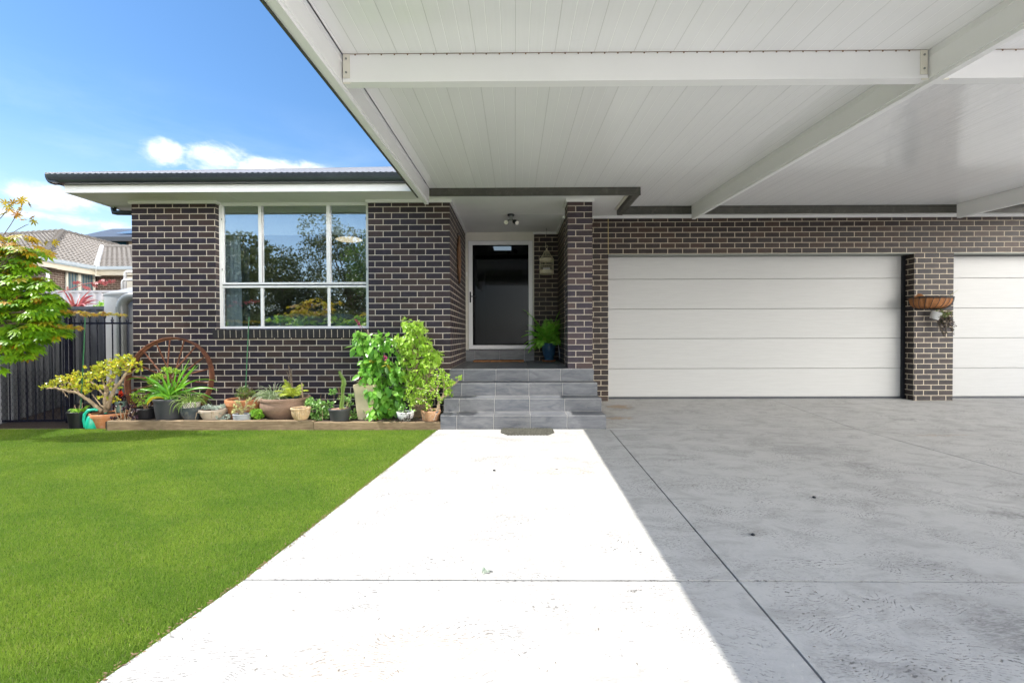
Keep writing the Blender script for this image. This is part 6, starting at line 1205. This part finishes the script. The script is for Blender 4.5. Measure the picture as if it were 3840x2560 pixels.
# ================================================================== TREES
def maple(label, crown, base, top, nl, ls, rd, orange, seed, extra=None, sprays=60, org=None):
    p = plant('maple_tree', label, 'tree', base); R2 = random.Random(seed); mb = MB(); P, d = in_ell(sprays, crown); branch(mb, [base, (np.array(base)+top)/2+V(.05, 0, 0), top], .06, .035, 9, .02); mb.build('trunk', M['bark'], p)
    br = MB(); Pl, Dl, Nl, Ll = [], [], [], []
    for q in P: 
        m_ = np.array(top)*.45+q*.55+V(0, 0, .12); branch(br, [top, m_, q], .012, .003, 5, .02, 4)
        for k in range(nl):
            az = R2.uniform(0, 2*PI); rr = rd*math.sqrt(R2.random()); c = q+V(rr*cos(az), rr*sin(az)*.8, -rr*.35+R2.uniform(-.03, .03)); Pl.append(c); dd_ = nz(V(cos(az), sin(az), -.55+R2.uniform(-.35, .2))); Dl.append(dd_); Nl.append(nz(V(R2.uniform(-.35, .35), R2.uniform(-.55, .15), 1))); Ll.append(ls*R2.uniform(.65, 1.15))
    br.build('branch', M['bark'], p); Pl, Dl, Nl, Ll = map(np.array, (Pl, Dl, Nl, Ll)); om = orange(Pl)
    if (~om).sum(): cloud('foliage', L_['maple'], p, Pl[~om], Dl[~om], Nl[~om], Ll[~om], Ll[~om], T_MAPLE)
    if om.sum(): cloud('orange_foliage', L_['maple_o'], p, Pl[om], Dl[om], Nl[om], Ll[om], Ll[om], T_MAPLE)
    return p
MY = -1.35; M8 = lambda u, v, dy=0: at(u/2.24, 740+v/2.24, Y=MY+dy)
def E8(L, ry=.16): return px_ell([(u/2.24, 740+v/2.24, a/2.24, b/2.24, dy) for u, v, a, b, dy in L], MY, ry)
cr = E8([(60, 700, 150, 90, 0), (250, 690, 130, 50, 0), (120, 860, 200, 90, 0), (290, 800, 120, 60, .05), (390, 830, 70, 40, .05), (60, 1000, 130, 90, 0), (260, 960, 190, 90, 0), (390, 930, 60, 60, 0), (180, 1130, 150, 90, 0), (330, 1100, 110, 70, 0), (160, 1270, 100, 100, 0), (90, 1180, 120, 120, 0), (60, 560, 100, 60, .1), (110, 440, 110, 60, .1), (240, 440, 90, 40, .1), (60, 340, 90, 60, .12), (-60, 800, 120, 260, 0), (-80, 1100, 90, 150, 0), (0, 1390, 30, 12, 0), (360, 1060, 50, 50, 0), (200, 560, 60, 30, .1), (-60, 420, 90, 160, .1)])
base = V(-5.75, -1.5, ZG-.02); top = V(-5.5, -1.45, .45)
def is_or(P):
    zb_ = M8(100, 470)[2]; zz = (P[:, 2]-zb_)*3.0+NP.normal(size=len(P))*.35-.12; return (zz > 0) | (NP.random(len(P)) < .05)
mp = maple('green and orange japanese maple with drooping layered leaves at the left edge', cr, base, top, 9, .105, .13, is_or, 3, sprays=230)
# thin top twigs with single orange leaves, a red shoot and drooping pink tips
tw = MB(); Pl = []
for pts, lv_ in (([(20, 330), (90, 230), (150, 130), (190, 60), (165, 10)], [(165, 10), (195, 40), (240, 42), (185, 90), (120, 60), (60, 60), (140, 150)]), ([(60, 330), (150, 270), (215, 235), (244, 225)], [(210, 190), (230, 130), (270, 175), (295, 190), (160, 150)]), ([(0, 180), (60, 110), (110, 90)], [(100, 100), (20, 100), (30, 130), (60, 62)]), ([(150, 400), (300, 390), (380, 380), (440, 368)], [(440, 366), (390, 395), (430, 475), (380, 470)])):
    tw.tube([M8(u, v, -.02) for u, v in pts], [.004]*(len(pts)-1)+[.002], 5); Pl += [M8(u, v, -.03) for u, v in lv_]
tw.build('branch', M['bark'], mp); n = len(Pl); cloud('orange_foliage', L_['maple_o'], mp, Pl, rdir(n, -.2)*[1, .4, .6], rdir(n)*.6+V(0, -.9, .4), .075, .075, T_MAPLE)
tw = MB(); tw.tube([M8(490, 800), M8(600, 770), M8(700, 730), M8(800, 712), M8(930, 706)], [.005, .004, .004, .003, .002], 5); tw.build('red_shoot', L_['red'], mp); Pl = [M8(u, v, -.01) for u, v in ((610, 715), (640, 712), (700, 740), (720, 755), (770, 715), (800, 715), (830, 700), (860, 715), (880, 712), (910, 700), (935, 705), (850, 690), (560, 755), (780, 730))]
n = len(Pl); cloud('red_foliage', L_['red'], mp, Pl, np.tile(V(.8, 0, -.5), (n, 1))+rdir(n)*.5, rdir(n)*.5+V(0, -1, .3), .055, .035, T_MAPLE)
tw = MB(); Pl = []
for pts in ([(440, 960), (560, 960), (640, 962), (700, 975), (800, 975), (900, 980), (1050, 995)], [(430, 1080), (520, 1085), (590, 1085), (680, 1098)]):
    tw.tube([M8(u, v) for u, v in pts], .003, 4)
    for (a, b), (c, d) in zip(pts[:-1], pts[1:]):
        for k in range(7): f = k/7; Pl.append(M8(a+(c-a)*f, b+(d-b)*f+R_.uniform(-12, 8)))
tw.build('branch', M['bark'], mp); n = len(Pl); cloud('orange_foliage', L_['maple_o'], mp, Pl, np.tile(V(.9, 0, -.25), (n, 1))+rdir(n)*.4, rdir(n)*.5+V(0, -1, .4), .055, .030, T_MAPLE)
# trees that stand behind the photographer and are seen mirrored in the window
def tree(label, x, y, h, rx, mat, n=15000, ls=.20, lw=.10, nb=22, g=None, low=.25):
    p = plant('street_tree', label, 'tree', (x, y, -.75), g); mb = MB(); branch(mb, [(x, y, -.78), (x+.1, y, h*.3), (x, y+.1, h*.62)], .16, .07, 9, .04); mb.build('trunk', M['bark'], p)
    el = [(x+R_.uniform(-.65, .65)*rx, y+R_.uniform(-.5, .5)*rx, h*R_.uniform(low, .92), rx*R_.uniform(.28, .5), rx*R_.uniform(.28, .5), rx*R_.uniform(.18, .34)) for _ in range(nb)]; lb = MB()
    for e in el: branch(lb, [(x, y, h*.3), (x*.5+e[0]*.5, y*.5+e[1]*.5, h*.2+e[2]*.5), e[:3]], .06, .012, 6, .05, 4)
    lb.build('branch', M['bark'], p); P, d = in_ell(n, el); cloud('foliage', mat, p, P, d*.6+rdir(n)*.8+V(0, 0, -.3), rdir(n, .6), NP.uniform(.7, 1.2, n)*ls, lw, T_OVAL); return p
tree('olive green gum tree across the street, mirrored in the window', -14.5, -24, 6.4, 3.6, L_['gum'], g='trees mirrored in the window', low=.1)
tree('tall olive gum tree mirrored near the middle of the window', -10.5, -25, 8.2, 4.2, L_['gum'], g='trees mirrored in the window', low=.1)
tree('glossy bright green tree mirrored in the right of the window', -4.2, -13, 5.9, 2.6, L_['gum_b'], 16000, .16, .08, g='trees mirrored in the window', low=.08)
tree('dark leafy tree mirrored in the left of the window', -12.8, -14, 5.4, 2.7, L_['gum'], g='trees mirrored in the window', low=.05)
tree('broad low tree mirrored behind the others', -20, -22, 5.5, 4.6, L_['gum'], g='trees mirrored in the window', low=.1)
M2c = [(-5.0, -7.6, .9, .9, .5, .35), (-4.0, -7.4, .7, .9, .5, .4), (-6.2, -7.7, 1.0, .8, .5, .4), (-3.4, -7.5, 1.1, .6, .5, .3), (-5.4, -7.6, 1.5, .8, .5, .25), (-4.4, -7.6, 0.1, .8, .4, .3)]
maple('second maple behind the lawn, mirrored low in the window', M2c, V(-5.2, -7.8, ZG-.02), V(-5.0, -7.7, .5), 12, .12, .28, lambda P: (P[:, 2] > 1.15), 5, sprays=110)

hg = plant('hedge', 'dense dark hedge behind the lawn, mirrored in the lower window panes', 'hedge', (-8, -11.5, -.75)); P = np.stack([NP.uniform(-16, -1.5, 26000), -11.5+NP.normal(size=26000)*.35, NP.uniform(-.75, 1.25, 26000)], 1); P[:, 2] += .25*np.sin(P[:, 0]*1.7)+.12*np.sin(P[:, 0]*4.1)  # added out of view so the lower panes mirror no open sky
cloud('foliage', L_['gum'], hg, P, rdir(26000), rdir(26000), .16, .09, T_OVAL); hm = MB()
for i in range(18): branch(hm, [(-15.5+i*.82, -11.5, -.78), (-15.4+i*.82, -11.45, .9)], .04, .01, 6, .03)
hm.build('stem', M['bark'], hg)
# ================================================================== CAMERA, SUN, SKY
cd = bpy.data.cameras.new('camera'); cam = bpy.data.objects.new('camera', cd); C.objects.link(cam); bpy.context.scene.camera = cam
cd.sensor_width = 36; cd.lens = FPX/3840*36; cd.clip_start = .05; cd.clip_end = 500
r = Vector((RM[0][0], RM[0][2], -RM[0][1])); dn = Vector((RM[1][0], RM[1][2], -RM[1][1])); fw = Vector((RM[2][0], RM[2][2], -RM[2][1]))
mt = Matrix.Identity(4)
for i in range(3): mt[i][0] = r[i]; mt[i][1] = -dn[i]; mt[i][2] = -fw[i]; mt[i][3] = CAM[i]
cam.matrix_world = mt
sd = Vector((.72, .115, -1)).normalized()      # the way sunlight travels
sl = bpy.data.lights.new('sun', 'SUN'); sl.energy = SUN; sl.angle = math.radians(.53); sl.color = (1, .965, .90)
so = bpy.data.objects.new('sun', sl); C.objects.link(so); so.rotation_euler = sd.to_track_quat('-Z', 'Y').to_euler(); so.location = (-10, -3, 15)
w = bpy.data.worlds.new('World'); bpy.context.scene.world = w; w.use_nodes = True; nt = w.node_tree; nt.nodes.clear()
t = NT.__new__(NT); t.t = nt; t.mat = w
sky = t.n('ShaderNodeTexSky', sky_type='NISHITA', sun_disc=False); sky.sun_elevation = math.asin(-sd.z); sky.sun_rotation = math.atan2(-sd.x, -sd.y)
sky.altitude = 600; sky.air_density = 1.15; sky.dust_density = .35; sky.ozone_density = 2.2
g = t.n('ShaderNodeTexCoord').outputs['Generated']
def blob(u, v, ru, rv):
    p = at(u, v, Y=1000.)-CAM; p = p/np.linalg.norm(p); q = at(u+ru, v, Y=1000.)-CAM; q = q/np.linalg.norm(q)
    vs = t.n('ShaderNodeVectorMath', operation='SUBTRACT'); t.set(vs.inputs[0], g); vs.inputs[1].default_value = tuple(p)
    rr = np.linalg.norm(p-q); sc = t.n('ShaderNodeVectorMath', operation='MULTIPLY'); t.set(sc.inputs[0], vs.outputs[0]); sc.inputs[1].default_value = (1/rr, 1/rr, ru/rv/rr)
    ln = t.n('ShaderNodeVectorMath', operation='LENGTH'); t.set(ln.inputs[0], sc.outputs[0]); return t.math('SUBTRACT', 1, ln.outputs['Value'])
L = [(615, 575, 120, 85), (810, 600, 170, 90), (980, 640, 190, 60), (230, 745, 260, 85), (110, 735, 110, 60), (1180, 640, 300, 40), (60, 800, 300, 40), (400, 840, 300, 40)]
tot = None
for k, b in enumerate(L):
    v = blob(*b); 
    if k > 4: v = t.math('MULTIPLY', v, .62)
    v = t.math('MAXIMUM', v, 0); tot = v if tot is None else t.math('MAXIMUM', tot, v)
gs = t.scale(g, (1, 1, 1.9)); nn = t.noise(gs, 16, 9, .62, .25); n3 = t.noise(t.scale(g, (1, 1, 3.0)), 5, 6, .6, .4)
cl = t.mapr(t.math('ADD', tot, t.math('MULTIPLY', t.math('SUBTRACT', nn, .5), 1.9)), .05, .95, 0, .97, True)
cl = t.math('MULTIPLY', cl, t.mapr(tot, 0, .25))
sz = t.n('ShaderNodeSeparateXYZ'); t.set(sz.inputs[0], g)
veil = t.math('MULTIPLY', t.mapr(n3, .38, .75), t.mapr(sz.outputs[2], .05, .42, .7, 0))
hz = t.mapr(sz.outputs[2], -.02, .34, .62, 0)
bk = t.n('ShaderNodeBackground'); bk.inputs[1].default_value = SKY
hs = t.n('ShaderNodeHueSaturation'); t.set(hs.inputs['Color'], sky.outputs[0]); hs.inputs['Saturation'].default_value = 1.20; hs.inputs['Value'].default_value = SKV
WH = CLW
c = t.mix(t.math('MAXIMUM', hz, veil), hs.outputs[0], tuple(WH*a for a in (.72, .86, 1.0))); c = t.mix(cl, c, tuple(WH*a*1.12 for a in (.97, .985, 1.0)))
# unseen bright clouds added to the right and behind, to lighten the shade
n4 = t.noise(g, 2.6, 7, .6, .3); zone = t.math('MULTIPLY', t.math('MULTIPLY', t.mapr(sz.outputs[1], .35, .1), t.mapr(sz.outputs[2], .62, .42)), t.math('MAXIMUM', t.mapr(sz.outputs[0], .15, .45), t.mapr(sz.outputs[0], -.12, .04, 0, CBK)))
c = t.mix(t.math('MULTIPLY', zone, t.mapr(n4, .36, .50, .15, 1, True)), c, tuple(WH*CLB*a for a in (1.0, .97, .92)))
t.set(bk.inputs[0], c); wo = t.n('ShaderNodeOutputWorld'); nt.links.new(bk.outputs[0], wo.inputs[0])
vs = bpy.context.scene.view_settings; vs.view_transform = 'Standard'; vs.look = 'None'; vs.gamma = 1; vs.use_curve_mapping = False; vs.exposure = EXPO
bpy.context.scene.display_settings.display_device = 'sRGB'
sc_ = bpy.context.scene; sc_.render.engine = 'CYCLES'; sc_.cycles.max_bounces = 10; sc_.cycles.diffuse_bounces = 5; sc_.cycles.transparent_max_bounces = 12; sc_.cycles.caustics_reflective = False; sc_.cycles.sample_clamp_indirect = 8
